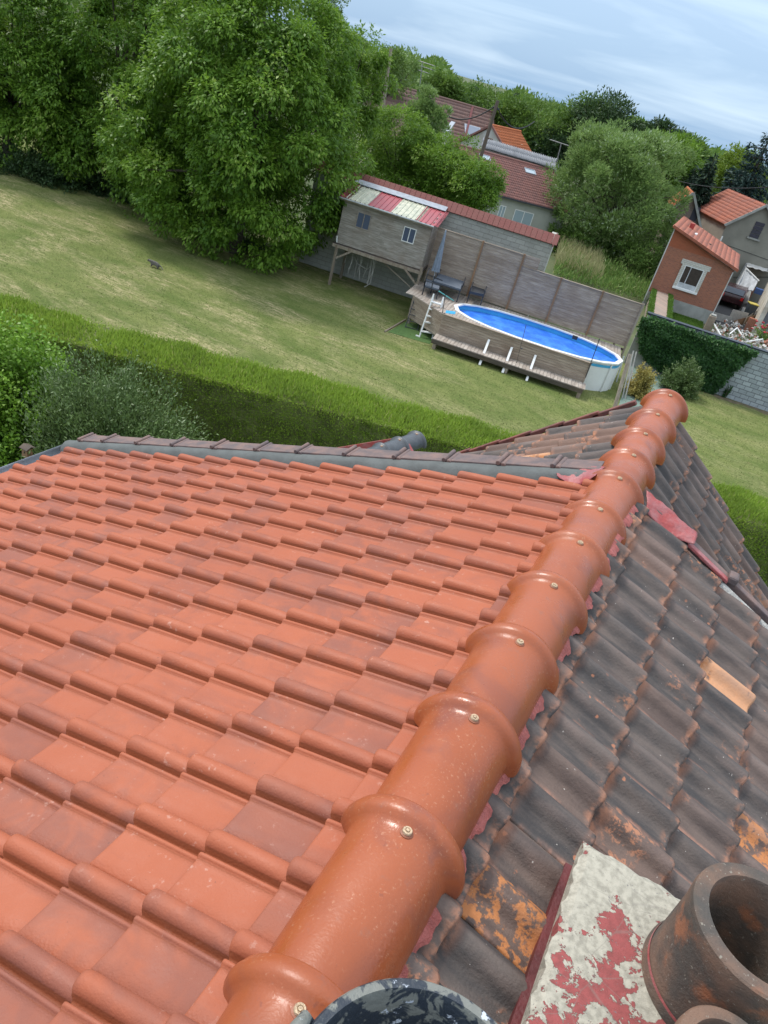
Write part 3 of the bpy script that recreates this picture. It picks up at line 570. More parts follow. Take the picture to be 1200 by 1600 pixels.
# crinkled pink ridge roll showing along the right edge, and a dark strip on the left
mb = MB(); yy = np.arange(-1.4, 3.45, 0.012); pts = []
for sgn in (1,):
    v = []
    for i, y in enumerate(yy):
        wv = 0.007*math.sin(y*38.8)+0.004*math.sin(y*97+1); cr_ = 0.0045*((i % 2)*2-1)*(0.6+0.4*math.sin(y*51))
        for q, xx in enumerate((-0.03, 0.004, 0.014+wv*0.8, 0.020+wv)):
            v.append((xx, y, rplane(xx)+0.006+(0.010-q*0.004)+cr_*(q > 0)))
    f = [(i*4+q, i*4+q+1, (i+1)*4+q+1, (i+1)*4+q) for i in range(len(yy)-1) for q in range(3)]
    mesh_obj('ridge_roll', v, f, M['pink'], house, [0.5]*len(f), False)
# grey mortar upstand and old verge tiles between the two roofs on the left
ye = 3.505
mb = MB(); v = []
xs = np.linspace(-0.20, -3.78, 60)
for x in xs:
    z0 = lplane(x); wob = 0.004*math.sin(x*11)+0.003*math.sin(x*29)
    v += [(x, ye+0.0+wob, z0-0.03), (x, ye+0.018+wob, z0+0.010+wob), (x, ye+0.055, z0+0.034+wob*0.5), (x, ye+0.09, z0+0.032)]
f = [(i*4+q, i*4+q+1, (i+1)*4+q+1, (i+1)*4+q) for i in range(len(xs)-1) for q in range(3)]
mesh_obj('mortar_upstand', v, f, M['flash'], house, [0.4]*len(f), True).data.flip_normals()
mb = MB()
ribs = [137, 173, 225, 280, 342, 408, 471, 544, 621, 698, 780]
rx = []
for i, px in enumerate(ribs):
    py = np.interp(px, [137, 225, 404, 544, 698, 780], [694, 697, 711, 721, 727, 733]); rx.append(CY(px, py, 3.66)[0])
rx = rx+[rx[-1]+0.27]; pt = 0.235
for i in range(len(rx)):
    a = rx[i]; b = rx[i+1] if i+1 < len(rx) else a+0.22
    za, zb = lplane(a)+0.036, lplane(b)+0.031
    mb.para((a, ye+0.070, za-0.01), (b-a, 0, zb-za), (0, 0.12, 0.004), (0, 0, 0.02))
    for dx in (0.0, 0.030): mb.tube([(a+dx, ye+0.060, za+0.012), (a+dx+0.004, ye+0.20, za+0.020)], 0.014, 10)
mb.build('old_verge_tiles', M['verge'], house, bevel=0.004)
mb = MB(); x = rx[0]-0.03
mb.tube([(x-0.03, ye+0.05, lplane(x)-0.03), (x-0.03, ye+0.24, lplane(x)-0.06)], 0.045, 12); mb.build('verge_end_tile', M['verge'], house, True)
# red painted flaps
def flap(name, px, Ys, mat, lift=0.0, seg=10, wig=0.008, far=None):
    """strip between two px polylines laid at given Y"""
    a, b = px; va = [CY(p[0], p[1], Ys[0]) for p in a]; vb = [CY(p[0], p[1], Ys[1]) for p in b]; n_ = 24; m_ = seg
    def samp(L, t):
        L = np.array(L); s = t*(len(L)-1); i = min(int(s), len(L)-2); return L[i]*(1-(s-i))+L[i+1]*(s-i)
    v = []
    for i in range(n_+1):
        A, B = samp(va, i/n_), samp(vb, i/n_)
        for j in range(m_+1):
            q = j/m_; p = A*(1-q)+B*q; p = p+np.array([0, 0, lift+0.008*math.sin(PI*q)+0.6*wig*math.sin(i*0.9+j*1.7)*math.sin(j*0.6+i*0.35)]); v.append(p)
    f = [(i*(m_+1)+j, i*(m_+1)+j+1, (i+1)*(m_+1)+j+1, (i+1)*(m_+1)+j) for i in range(n_) for j in range(m_)]
    o = mesh_obj(name, v, f, mat, house, [0.5]*len(f), True)
    s = o.modifiers.new('solid', 'SOLIDIFY'); s.thickness = 0.003
    return o
flap('red_flashing', ([(864, 738), (880, 727), (905, 726), (945, 730)], [(872, 744), (888, 757), (905, 758), (928, 744)]), (3.62, 3.47), M['redpaint'], 0.0)
flap('red_flashing', ([(1010, 766), (1035, 785), (1065, 812), (1090, 834)], [(1010, 800), (1035, 830), (1060, 843), (1085, 850)]), (3.60, 3.50), M['redpaint'], 0.0)
# right hand verge of the near roof: mortar line, red strip and a brown edge tile
mb = MB()
x = np.linspace(0.46, 3.4, 30); v = []
for i, xx in enumerate(x):
    wob = 0.006*math.sin(xx*31)+0.004*math.sin(xx*77); v += [(xx, 3.495+wob*0.5, rplane(xx)-0.030), (xx, 3.505+wob, rplane(xx)+0.004), (xx, 3.525, rplane(xx)+0.010)]
f = [(i*3+q, i*3+q+1, (i+1)*3+q+1, (i+1)*3+q) for i in range(len(x)-1) for q in range(2)]
mesh_obj('verge_mortar', v, f, M['mortar'], house, [0.4]*len(f), True)
mb = MB(); mb.para((0.10, 3.548, rplane(0.10)-0.01), (3.3, 0, -0.4*3.3), (0, 0.05, 0), (0, 0, 0.045)); mb.build('edge_tile', M['verge'], house, bevel=0.005)
mb = MB(); mb.para((0.30, 3.515, rplane(0.30)+0.016), (0.24, 0, -0.4*0.24), (0, 0.045, 0), (0, 0, 0.018)); mb.build('red_flashing', M['redpaint'], house, bevel=0.004)
mb = MB(); mb.box(0.535, 0.585, 3.53, 3.61, rplane(0.56)+0.02, rplane(0.56)+0.065); mb.build('mortar_lump', M['verge'], house, bevel=0.012)
# gutter at the left eave
mb = MB(); xg = -3.735; zg = lplane(-3.66)-0.045; n_ = 10; v = []
for y in (-1.8, ye+0.05):
    for i in range(n_+1):
        a = PI*i/n_; v.append((xg-0.055*math.cos(a)*-1*-1, y, zg-0.055*math.sin(a)))
f = [(i, i+1, n_+1+i+1, n_+1+i) for i in range(n_)]
o = mesh_obj('gutter', v, f, M['zinc'], house, [0.5]*len(f), True); s = o.modifiers.new('solid', 'SOLIDIFY'); s.thickness = 0.004
# walls
def prism(name, prof, y0, y1, mat, parent):
    n_ = len(prof); v = [(x, y0, z) for x, z in prof]+[(x, y1, z) for x, z in prof]
    f = [tuple(range(n_)), tuple(range(2*n_-1, n_-1, -1))]+[(i, i+n_, (i+1) % n_+n_, (i+1) % n_) for i in range(n_)]
    o = mesh_obj(name, v, f, mat, parent, [0.5]*len(f)); import bmesh
    bm = bmesh.new(); bm.from_mesh(o.data); bmesh.ops.recalc_face_normals(bm, faces=bm.faces); bm.to_mesh(o.data); bm.free(); return o
prism('walls', [(-3.45, 0), (3.25, 0), (3.25, rplane(3.25)-0.09), (-0.115, H-1.56), (-3.45, lplane(-3.45)-0.09)], -1.7, 3.56, M['render'], house)
prism('far_walls', [(-3.1, 0), (2.9, 0), (2.9, H-1.45-SF*3.015-0.10), (-0.115, H-1.56), (-3.1, H-1.45-SF*2.985-0.10)], 3.57, 5.15, M['render'], house)
# chimney: cement cap with worn red paint, clay pots
c = CH
mb = MB(); nx, ny = 40, 50; v = []
xs = np.linspace(c['x0'], c['x1'], nx); ys = np.linspace(c['y0'], c['y1'], ny)
for j, y in enumerate(ys):
    for i, x in enumerate(xs):
        e = min(x-c['x0'], c['y1']-y, c['x1']-x, y-c['y0']); dz = -0.012*max(0, 1-e/0.012)**2+0.0010*math.sin(x*31+2*math.sin(y*23))*math.sin(y*27)
        ex = 0.004*math.sin(y*55)+0.003*math.sin(y*131) if i == 0 else 0; ey = 0.004*math.sin(x*60)+0.002*math.sin(x*140) if j == ny-1 else 0
        v.append((x+ex, y+ey, c['zt']+dz))
for j, y in enumerate(ys):
    for i, x in enumerate(xs): v.append((x, y, c['zt']-0.06))
N0 = nx*ny; f = [(j*nx+i, j*nx+i+1, (j+1)*nx+i+1, (j+1)*nx+i) for j in range(ny-1) for i in range(nx-1)]
f += [(j*nx, (j+1)*nx, (j+1)*nx+N0, j*nx+N0) for j in range(ny-1)]+[((ny-1)*nx+i, (ny-1)*nx+i+1, (ny-1)*nx+i+1+N0, (ny-1)*nx+i+N0) for i in range(nx-1)]
f += [((j+1)*nx+nx-1, j*nx+nx-1, j*nx+nx-1+N0, (j+1)*nx+nx-1+N0) for j in range(ny-1)]
chim = mesh_obj('chimney', v, f, M['chim'], house, [0.5]*len(f), False)
mb = MB(); mb.box(c['x0']+0.012, c['x1']-0.012, c['y0']+0.012, c['y1']-0.012, H-2.6, c['zt']-0.045); mb.build('stack', M['darkred'], chim)
mb = MB(); mb.para((c['x0']-0.012, c['y0'], rplane(c['x0'])-0.03), (0.024, 0, 0.002), (0, c['y1']-c['y0']-0.01, 0), (0, 0, 0.050)); mb.build('side_flashing', M['darkred'], chim)
def pot(center, R, zt, zb, mat, r_in, nm='chimney_pot'):
    m = MB(); m.lathe((center[0], center[1], 0), [(R*1.03, zb-0.01), (R*1.035, zb+0.015), (R*0.985, zb+0.03), (R*0.985, zt-0.055), (R*1.0, zt-0.04), (R*1.012, zt-0.02), (R*1.0, zt-0.004), (R*0.965, zt), (r_in*1.02, zt-0.001), (r_in, zt-0.006), (r_in*0.97, zt-0.05), (r_in*0.95, zb)], 64)
    return m.build(nm, mat, chim, True)
pot((0.586, 1.235), 0.146, H-1.254, c['zt'], M['pot'], 0.113)
mb = MB(); mb.lathe((0.586, 1.235, 0), [(0.147, c['zt']+0.0), (0.149, c['zt']+0.012), (0.146, c['zt']+0.03)], 64); mb.build('paint_ring', M['redpaint'], chim, True)
g2 = G(1135, 1574, H-1.30); pot((g2[0]+0.02, g2[1]-0.10), 0.10, H-1.30, c['zt'], M['pot'], 0.075)
# lower roof beyond, with slate coloured ridge tiles
q0, q1 = G(560, 710, H-3.9), G(629, 686, H-3.9); dd = (q1-q0)/np.linalg.norm(q1-q0); ss = np.array([dd[1], -dd[0], 0])
for i in range(-2, 2):
    s0 = np.linalg.norm(q1-q0)
    ridge_tile(q1-dd*(0.36*(1-i)+0.06), q1-dd*(0.36*(1-i)-0.30), M['slate'], i, 0.125, 0.12, house, True, 'slate_ridge_tile')
rb = q1+np.array([0, 0, -0.10])
for sg in (1, -1):
    O = rb-dd*3.2-np.array([0, 0, 0.0])+ss*sg*0.02; roof_panel('lower_roof_slope', O, dd*3.2, ss*sg*2.2-Z*1.5, 16, 8, M['old'], house, 0.03, 0.015)
mb = MB(); mb.para(rb-dd*3.1-ss*1.9-np.array([0, 0, 1.35]), dd*3.05, ss*3.8, Z*-4.0); mb.build('lower_walls', M['render'], house)
mb = MB()
for sg in (1, -1): mb.bar(rb+dd*0.02+ss*sg*0.06+Z*0.03, rb+dd*0.02+ss*sg*2.2-Z*1.45, 0.05, 0.10)
mb.build('verge_board', M['redpaint'], house)

# bucket in the foreground, standing between ridge and chimney
def vat(px, py, d): return np.array([0, 0, H])+RM@np.array([px-600.0, -(py-800.0), -FPX])*(d/FPX)
bc = vat(657, 1768, 0.93); Rb = 0.178
bt = thing('bucket', 'black plastic bucket smeared with dried grey mortar standing against the ridge at the bottom edge', 'bucket', (bc[0], bc[1], bc[2]-0.30))
mb = MB(); z = bc[2]
mb.lathe((bc[0], bc[1], 0), [(0.115, z-0.31), (0.13, z-0.31), (Rb-0.012, z-0.045), (Rb-0.010, z-0.030), (Rb+0.002, z-0.028), (Rb+0.004, z-0.004), (Rb+0.001, z), (Rb-0.011, z), (Rb-0.014, z-0.006), (Rb-0.022, z-0.06), (0.12, z-0.295), (0, z-0.295)], 72); mb.build('bucket_shell', M['bucket'], bt, True)
lg = vat(499, 1582, 0.93); dv = lg-bc; dv[2] = 0; dv /= np.linalg.norm(dv); sv = np.array([-dv[1], dv[0], 0]); e = bc+dv*(Rb+0.000)
mb = MB(); mb.tube([e-sv*0.035-Z*0.020, e-sv*0.03+dv*0.012-Z*0.005, e+sv*0.0+dv*0.016+Z*0.004, e+sv*0.03+dv*0.012-Z*0.003, e+sv*0.036-Z*0.02], [0.006, 0.010, 0.0115, 0.010, 0.006], 12); mb.build('handle_lug', M['bucket'], bt, True)
mb = MB(); e2 = e+sv*0.028+dv*0.006-Z*0.012; mb.tube([e2, e2+dv*0.032-Z*0.002], 0.0035, 8); mb.build('handle_wire', M['anth'], bt, True)

# =================================================================== GARDEN
# hedge
hA, hB = G(0, 460, 2.2), G(830, 680, 2.2); hu = (hB-hA)/np.linalg.norm(hB-hA); hv = np.array([-hu[1], hu[0], 0])
hW = 1.62; o0 = hA-hu*26; Lh = 60.0
hd = thing('hedge', 'long clipped green conifer hedge crossing the garden behind the foreground house', 'hedge', (hA[0]+hu[0]*5, hA[1]+hu[1]*5, 0))
def hedge_pt(s, w, z): return o0+np.outer(s, hu)-np.outer(w, hv)+np.outer(z-2.2, Z)
n = 260000; s = rng.uniform(8, Lh-6, n); which = rng.random(n); w_ = rng.uniform(0, hW, n); z = rng.uniform(0.0, 2.2, n)
top = which < 0.40; fr = (which >= 0.40) & (which < 0.85)
hump = 0.05*np.sin(s*1.7)+0.04*np.sin(s*4.3+1)+0.03*np.sin(s*0.6)
w_ = np.where(top, w_, np.where(fr, hW+rng.normal(0, .04, n)+hump, -rng.normal(0, .04, n)-hump)); z = np.where(top, 2.15+rng.normal(0, .04, n)+hump-0.10*(np.abs(w_-hW/2)/(hW/2))**4, z)
P = hedge_pt(s, w_, z)
out_ = np.where(top[:, None], Z[None], np.where(fr[:, None], -hv[None], hv[None]))
ax = unit(out_*0.8+np.array([0, 0, 0.75])+rng.normal(0, .42, (n, 3))); nr = unit(out_+rng.normal(0, .5, (n, 3)))
pt = 0.5+0.5*np.sin(s*3.1+np.sin(z*4+w_*3)*2); rn_ = np.clip(rng.random(n)*0.72+0.28*pt, 0, 1); rn_ = np.where(top, 0.42+0.43*rn_, 0.25+0.60*rn_); rn_ = np.where(rng.random(n) < .035, .95, rn_)
leaves_mesh('foliage', P, ax, nr, np.where(top, 0.13, 0.075)*rng.uniform(0.6, 1.3, n), 0.030, M['hedge'], hd, rn_)
mb = MB(); 
for i in range(30): mb.para(o0+hu*(2*i)-hv*(hW-0.06)-Z*2.2, hu*2.0, hv*(hW-0.12), Z*2.10)
M['hcore'] = plain('hedge_inner_twigs', (0.19, 0.22, 0.07), 1.0, 0.5, 3, bump=0.04); mb.build('inner_twigs', M['hcore'], hd)

# bushes near the house corner
def shrub(name, label, cat, c, R, n, leaf, mat, wr=0.45, spiky=0.5, arch=0.0, nst=160, z0=0.0, group=None):
    c = np.array(c, float); base = np.array([c[0], c[1], z0]); t = thing(name, label, cat, base, group)
    d = sphere_dirs(nst); d[:, 2] = np.abs(d[:, 2])*0.9+0.08; d = unit(d); R = np.array(R)
    per = n//nst; q = np.repeat(np.arange(nst), per); s = rng.random(len(q))**0.55; Ls = rng.uniform(0.75, 1.08, nst)
    root = base+np.array([0, 0, 0.1])
    ctr = np.array([c[0], c[1], z0]); vec = d*R*np.array([1, 1, 1.0])*Ls[:, None]
    P = ctr+vec[q]*s[:, None]+np.array([0, 0, 1])*(-arch*(s**2)*R[2]+0.35*arch*s*R[2])[:, None]+rng.normal(0, 0.05*R.mean(), (len(q), 3))
    P[:, 2] = np.maximum(P[:, 2], z0+0.02)
    ax = unit(unit(vec[q])*spiky+rng.normal(0, 0.5, (len(q), 3))+np.array([0, 0, 0.15-arch]))
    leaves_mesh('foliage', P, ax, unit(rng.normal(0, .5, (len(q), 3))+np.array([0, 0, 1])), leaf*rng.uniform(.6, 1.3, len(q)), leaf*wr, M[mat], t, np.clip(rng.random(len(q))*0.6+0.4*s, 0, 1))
    mb = MB()
    for k in range(0, nst, 5): e = ctr+vec[k]*0.92+np.array([0, 0, -arch*0.6*R[2]]); mb.tube([root, (root+e)/2+np.array([0, 0, 0.1]), e], [0.018, 0.010, 0.004], 5)
    mb.build('stems', M['bark'], t); return t
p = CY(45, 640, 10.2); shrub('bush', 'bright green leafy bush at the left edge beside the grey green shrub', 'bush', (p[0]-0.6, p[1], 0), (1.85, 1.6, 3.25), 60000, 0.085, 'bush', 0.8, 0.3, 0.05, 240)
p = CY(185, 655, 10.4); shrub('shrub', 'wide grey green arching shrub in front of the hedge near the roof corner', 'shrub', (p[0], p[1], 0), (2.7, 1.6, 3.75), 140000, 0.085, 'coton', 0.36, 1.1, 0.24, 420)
p = CY(43, 706, 9.0); t = thing('birdhouse', 'small wooden birdhouse on a post among the dark leaves at far left', 'birdhouse', (p[0], p[1], 0))
mb = MB(); mb.box(p[0]-.07, p[0]+.07, p[1]-.07, p[1]+.07, p[2]-.10, p[2]+.09); mb.build('box', plain('faded_wood_box', (0.30, 0.17, 0.10), 0.8), t)
mb = MB(); mb.para((p[0]-.10, p[1]-.11, p[2]+.085), (.20, 0, 0), (0, .11, .05), (0, 0, .015)); mb.para((p[0]-.10, p[1]+.11, p[2]+.085), (.20, 0, 0), (0, -.11, .05), (0, 0, .015)); mb.build('roof', M['darkw'], t)
mb = MB(); mb.tube([(p[0], p[1], 0), (p[0], p[1], p[2]-.10)], 0.03, 8); mb.build('post', M['darkw'], t)
mb = MB(); 
mb.tube([(p[0]+.0, p[1]-.0725, p[2]+.01), (p[0]+.0, p[1]-.069, p[2]+.01)], 0.022, 12); mb.build('entrance_hole', M['hatch'], t)

# ---- pool and deck, local frame s along the pool, q away from the camera
DO = G(693, 491, 1.25); DO[2] = 0; DZ = 1.25
D1 = G(924, 568, 1.25); D1[2] = 0
ud = (D1-DO); Ls = float(np.linalg.norm(ud)); ud /= Ls; vd = np.array([-ud[1], ud[0], 0])
def DL(s, q, z=0.0): return DO+ud*s+vd*q+Z*z
def toL(P): P = np.array(P)-DO; return float(P@ud), float(P@vd)
rimpx = [(712, 479), (735, 478), (800, 492), (845, 503), (915, 533), (960, 553), (971, 568), (950, 577), (925, 570)]
RL = [toL(G(a, b, 1.25)) for a, b in rimpx]
s_l, s_r = RL[0][0]-0.05, RL[6][0]+0.02; qf = np.mean([RL[2][1], RL[3][1]])
PCs, PA = (s_l+s_r)/2, (s_r-s_l)/2; qn = 0.10; PCq, PB = (qn+qf)/2, (qf-qn)/2
def pool_ring(m, z, n_=56, da=0.0):
    o_ = []
    for i in range(n_):
        a = 2*PI*i/n_; ca, sa = math.cos(a), math.sin(a); e = 2/2.2
        o_.append(DL(PCs+(PA+da)*math.copysign(abs(ca)**e, ca)*m, PCq+(PB+da)*math.copysign(abs(sa)**e, sa)*m, z))
    return o_
def ringmesh(mb, rings, r=0.5):
    n_ = len(rings[0]); v = [p for R_ in rings for p in R_]
    mb.add(v, [(j*n_+i, j*n_+(i+1) % n_, (j+1)*n_+(i+1) % n_, (j+1)*n_+i) for j in range(len(rings)-1) for i in range(n_)], r)
pool = thing('swimming_pool', 'oval above ground pool with white rim and bright blue cover set into the wooden deck', 'pool', DL(PCs, PCq))
mb = MB(); ringmesh(mb, [pool_ring(1, 0, da=-0.03), pool_ring(1, 1.20, da=-0.03)]); mb.build('pool_wall', M['white'], pool, True)
mb = MB(); ringmesh(mb, [pool_ring(1, 1.03, da=-0.02), pool_ring(1, 1.14, da=-0.02)]); mb.build('blue_band', M['liner'], pool, True)
mb = MB(); ringmesh(mb, [pool_ring(1, 1.21, 18, .06), pool_ring(1, 1.265, 18, .06), pool_ring(1, 1.27, 18, -.12), pool_ring(1, 1.22, 18, -.12)]); mb.build('rim', M['white'], pool)
mb = MB(); ringmesh(mb, [pool_ring(1, 1.26, da=-.06), pool_ring(1, 0.95, da=-.07)]); mb.build('liner', M['liner'], pool, True)
R0 = pool_ring(1, 1.02, da=-.075); mb = MB()
rr = [pool_ring(m, 1.02, da=-.075) for m in (1, .85, .65, .4, .15)]
for j, R_ in enumerate(rr):
    for i, p_ in enumerate(R_): p_[2] += 0.015*math.sin(p_[0]*5+p_[1]*3)*(j > 0)
ringmesh(mb, rr); nn_ = len(rr[0]); mb.add(rr[-1], [tuple(range(nn_))], 0.5); mb.build('pool_cover', M['pool'], pool, True)
for i in range(-2, 10):
    a = i*0.42-0.9
    if abs(math.sin(a)) < 0.75:
        ca, sa = math.cos(a), math.sin(a); e = 2/2.2; cc = DL(PCs+(PA-.01)*math.copysign(abs(ca)**e, ca), PCq+(PB-.01)*math.copysign(abs(sa)**e, sa)); mb = MB(); mb.bar(cc, cc+Z*1.21, 0.09, 0.05); mb.build('upright', M['white'], pool)
# deck
deck = thing('pool_deck', 'weathered grey timber deck around the pool with a long step along its front', 'deck', DL(1, 1.0))
fL0, fL1 = G(693, 367, 3.45), G(1006, 475, 3.24)
FA = np.array([-8.69, 32.89, 0]); FU = unit(np.array([5.4, 1.2, 0.0])); FV = np.array([-FU[1], FU[0], 0])
sA, qA = toL(FA); 
def qfence(s): # q of the fence line at s
    d = (FU@ud, FU@vd); return qA+(s-sA)*d[1]/d[0]-0.06
tA = toL(G(646, 461, 1.25)); 
def qnear(s): return 0.02 if s >= 0 else 0.02+(tA[1])*(s/tA[0]) if s > tA[0] else tA[1]
mb = MB(); mbn = MB(); s = tA[0]-0.35; bw = 0.145
while s < s_r-0.15:
    c_ = s+bw/2; lo, hi = qnear(c_), qfence(c_); x_ = abs((c_-PCs)/(PA))
    if x_ < 1:
        h_ = PB*(1-x_**2.2)**(1/2.2); a0, a1 = PCq-h_-0.0, PCq+h_
        if a0-lo > 0.10 and c_ < PCs: mbn.para(DL(s, lo, DZ-0.03), ud*(bw-0.012), vd*(a0-lo), Z*0.028)
        lo = a1
    if hi-lo > 0.1 and c_ > tA[0]-0.3: mb.para(DL(s, lo, DZ-0.03), ud*(bw-0.012), vd*(hi-lo), Z*0.028)
    s += bw
mb.build('deck_boards', M['deckw'], deck); mbn.build('front_border_boards', M['deckw'], deck)
mb = MB()                                            # front cladding
for i in range(8): mb.para(DL(0, 0.0-0.05*0, 0.42+i*0.104), ud*Ls, vd*0.025, Z*0.094)
e_ = DL(tA[0], tA[1]); L2 = e_-DO; w2 = unit(L2)
for i in range(9): mb.para(DO+Z*(0.30+i*0.104)+vd*0.0, L2, vd*0.025, Z*0.094)
mb.para(DL(-0.02, -0.03, 1.235), ud*(Ls+0.02), vd*0.14, Z*0.03)
mb.build('front_cladding', M['panelw'], deck)
mb = MB()
for (s_, q_) in ((0.03, 0.06), (2.0, .06), (4.0, .06), (Ls-0.05, .06), (tA[0]+.1, tA[1]+.1), (tA[0]/2, tA[1]/2+.1), (tA[0], 3), (-1, 2.2), (s_r-0.3, 4.5), (s_r-0.3, 3.9)): mb = MB(); mb.bar(DL(s_, q_), DL(s_, q_, DZ-0.04), 0.09); mb.build('deck_post', M['postw'], deck)
mb = MB(); mb.para(DL(Ls-0.02, -0.02, 0.40), ud*0.03, vd*0.10, Z*0.84); mb.build('end_board', M['panelw'], deck); mb = MB()
mb.para(DL(s_r-0.45, qfence(s_r)-0.95, 0.55), ud*0.03, vd*0.9, Z*0.65); mb.build('end_board', M['postw'], deck)
bq = -0.78; bz = 0.42
mb = MB(); s = -0.05
while s < Ls+0.0: mb.para(DL(s, bq, bz-0.03), ud*(bw-0.012), vd*(-bq-0.02), Z*0.028); s += bw
mb.build('step_boards', M['deckw'], deck)
mb = MB(); mb.para(DL(-0.06, bq-0.03, bz-0.20), ud*(Ls+0.1), vd*0.035, Z*0.17); mb.para(DL(-0.06, bq, bz-0.20), ud*0.035, vd*(-bq), Z*0.17); mb.build('step_fascia', M['darkw'], deck)
mb = MB()
for s_ in (0.1, 3.15, Ls-0.05): mb = MB(); mb.bar(DL(s_, bq+0.05), DL(s_, bq+0.05, bz-0.05), 0.13); mb.build('step_post', M['postw'], deck)
for s_ in (2.08, 3.05, 4.05):
    mb = MB(); mb.bar(DL(s_, -0.02, 0.86), DL(s_+0.0, bq-0.10, 0.02), 0.09, 0.05); mb.build('brace', M['white'], deck)
for (a, b, c_, d_) in ((924, 568, 937, 529), (815, 545, 822, 508), (694, 490, 696, 460)):
    p_ = G(a, b, 1.26); top_ = V(c_, d_, p_, ud); t = thing('pole', {924: 'tall thin black pole at the right front corner of the pool', 815: 'thin rusty pole at the middle of the pool front', 694: 'dark handrail post at the left front corner of the deck'}[a], 'pole', p_)
    mb = MB(); mb.tube([p_-Z*0.6, top_], 0.017 if a != 815 else 0.010, 8); mb.build('rod', M['anth'] if a != 815 else M['darkw'], t)
    mb = MB(); mb.lathe((p_[0], p_[1], p_[2]), [(0.04, 0), (0.04, 0.02), (0.018, 0.03)], 12); mb.build('collar', M['anth'], t, True)
# skimmer on the far rim
p_ = G(898, 528, 1.25); t = thing('skimmer', 'small black skimmer box clipped to the far pool rim', 'skimmer', p_); mb = MB(); mb.para(p_-ud*.11-vd*.1-Z*.05, ud*.22, vd*.14, Z*.12); mb.build('box', M['anth'], t, bevel=0.01)
mb = MB(); mb.para(p_-ud*.12-vd*.11+Z*.072, ud*.24, vd*.16, Z*.02); mb.build('lid', M['rubber'], t, bevel=0.006)

# wooden screen fence behind the pool
fence = thing('wooden_fence', 'tall horizontal board screen fence with brown posts behind the pool', 'fence', FA)
fp = [V(a, b, FA, FU) for a, b in ((693, 367), (755, 380), (820, 398), (877, 437), (942, 458), (1006, 475))]
fs = [float((p-FA)@FU) for p in fp]; fs = [fs[0]-0.3]+fs[1:]; 
for i in range(5):
    zt = 3.66 if i < 2 else 3.2; mb = MB(); a, b = fs[i], fs[i+1]; z = 1.30
    if i == 2:                       # the stepped panel
        while z < 3.62:
            bb = b if z < 3.15 else a+0.72; mb.para(FA+FU*a+Z*z, FU*(bb-a), FV*0.03, Z*0.115); z += 0.12
    else:
        while z < zt-0.05: mb.para(FA+FU*a+Z*z, FU*(b-a), FV*0.03, Z*0.115); z += 0.12
    mb.para(FA+FU*a-FV*0.03+Z*(zt), FU*((b-a) if i != 2 else 0.72), FV*0.09, Z*0.03)
    if i == 2: mb.para(FA+FU*(a+0.72)-FV*0.03+Z*3.2, FU*(b-a-0.72), FV*0.09, Z*0.03)
    mb.build('board_panel', M['panelw'], fence)
for i, s_ in enumerate(fs[1:]):
    mb = MB(); zt = 3.72 if i < 2 else 3.26; mb.para(FA+FU*(s_-0.04)-FV*0.075, FU*0.08, FV*0.075, Z*zt); mb.build('fence_post', M['fencep'] if i < 4 else M['postw'], fence)
mb = MB()
for a, b in ((fs[0], fs[2]), (fs[2], fs[5])):
    for z in (0.25, 0.75, 1.1): mb.para(FA+FU*a+FV*0.03+Z*z, FU*(b-a), FV*0.03, Z*0.1)
mb.build('lower_rail', M['darkw'], fence)

# tall block wall with red tile coping
bw_ = thing('block_wall', 'tall concrete block wall with a sloping red tile coping behind the treehouse', 'wall', BW0)
pe = V(870, 366, BW0, ug); eR = float((pe-BW0)@ug); hwz = 4.25
mb = MB(); mb.para(BW0-ug*4.6, ug*(4.6+eR), vg*0.30, Z*hwz); mb.build('masonry', M['block'], bw_)
mb = MB(); ss_ = -4.6
while ss_ < eR:
    mb.para(BW0+ug*ss_-vg*0.10+Z*(hwz-0.04), ug*0.24, vg*0.36+Z*0.38, -vg*0.02+Z*0.03)
    mb.para(BW0+ug*ss_+vg*0.62+Z*(hwz-0.04), ug*0.24, -vg*0.36+Z*0.38, vg*0.02+Z*0.03); ss_ += 0.25
mb.build('coping_tiles', M['coping'], bw_, bevel=0.008)
mb = MB(); pr = BW0+ug*(eR-0.02); mb.para(pr-vg*0.14+Z*(hwz-0.12), ug*0.06, vg*0.42+Z*0.46, Z*0.08); mb.build('coping_end', M['coping'], bw_)
mb = MB(); mb.para(BW0+ug*eR+vg*0.302, ug*0.02-ug*0.32, vg*5.0, Z*4.0); mb.build('return_wall', M['palewall'], bw_)

# treehouse cabin on posts
TA = np.array([-16.38, 30.51, 0]); tu_, tv_ = ug, vg
tR = float((V(677, 352, TA, ug)-TA)@ug); tLf = -0.12; dpt = float((BW0-TA)@vg); zf = 1.86; zr = 3.82; zb = 4.22
th = thing('treehouse', 'weathered wooden cabin on posts with red and cream striped corrugated roof against the block wall', 'cabin', TA)
def TP(s, q, z): return TA+ug*s+vg*q+Z*z
mb = MB(); z = zf+0.02
while z < zr-0.1:
    s0 = tLf
    for sb in (1.9+rng.normal(0, .4), tR): mb.para(TP(s0, 0, z), ug*(sb-s0-0.004), vg*0.025, Z*0.105); s0 = sb
    z += 0.108
mb.build('front_wall', M['clad'], th)
mb = MB(); z = zf+0.02
while z < zb-0.1:
    q1_ = dpt-0.1; q0_ = 0 if z < zr else (z-zr)/(zb-zr)*dpt; mb.para(TP(tR-0.025, q0_, z), ug*0.025, vg*(q1_-q0_), Z*0.105); z += 0.108
mb.build('side_wall', M['clad'], th)
mb = MB(); z = zf+.02
while z < zr-0.1: mb.para(TP(tLf, 0.03, z), ug*0.025, vg*(dpt-.13), Z*0.105); z += 0.108
mb.build('side_wall', M['clad'], th)
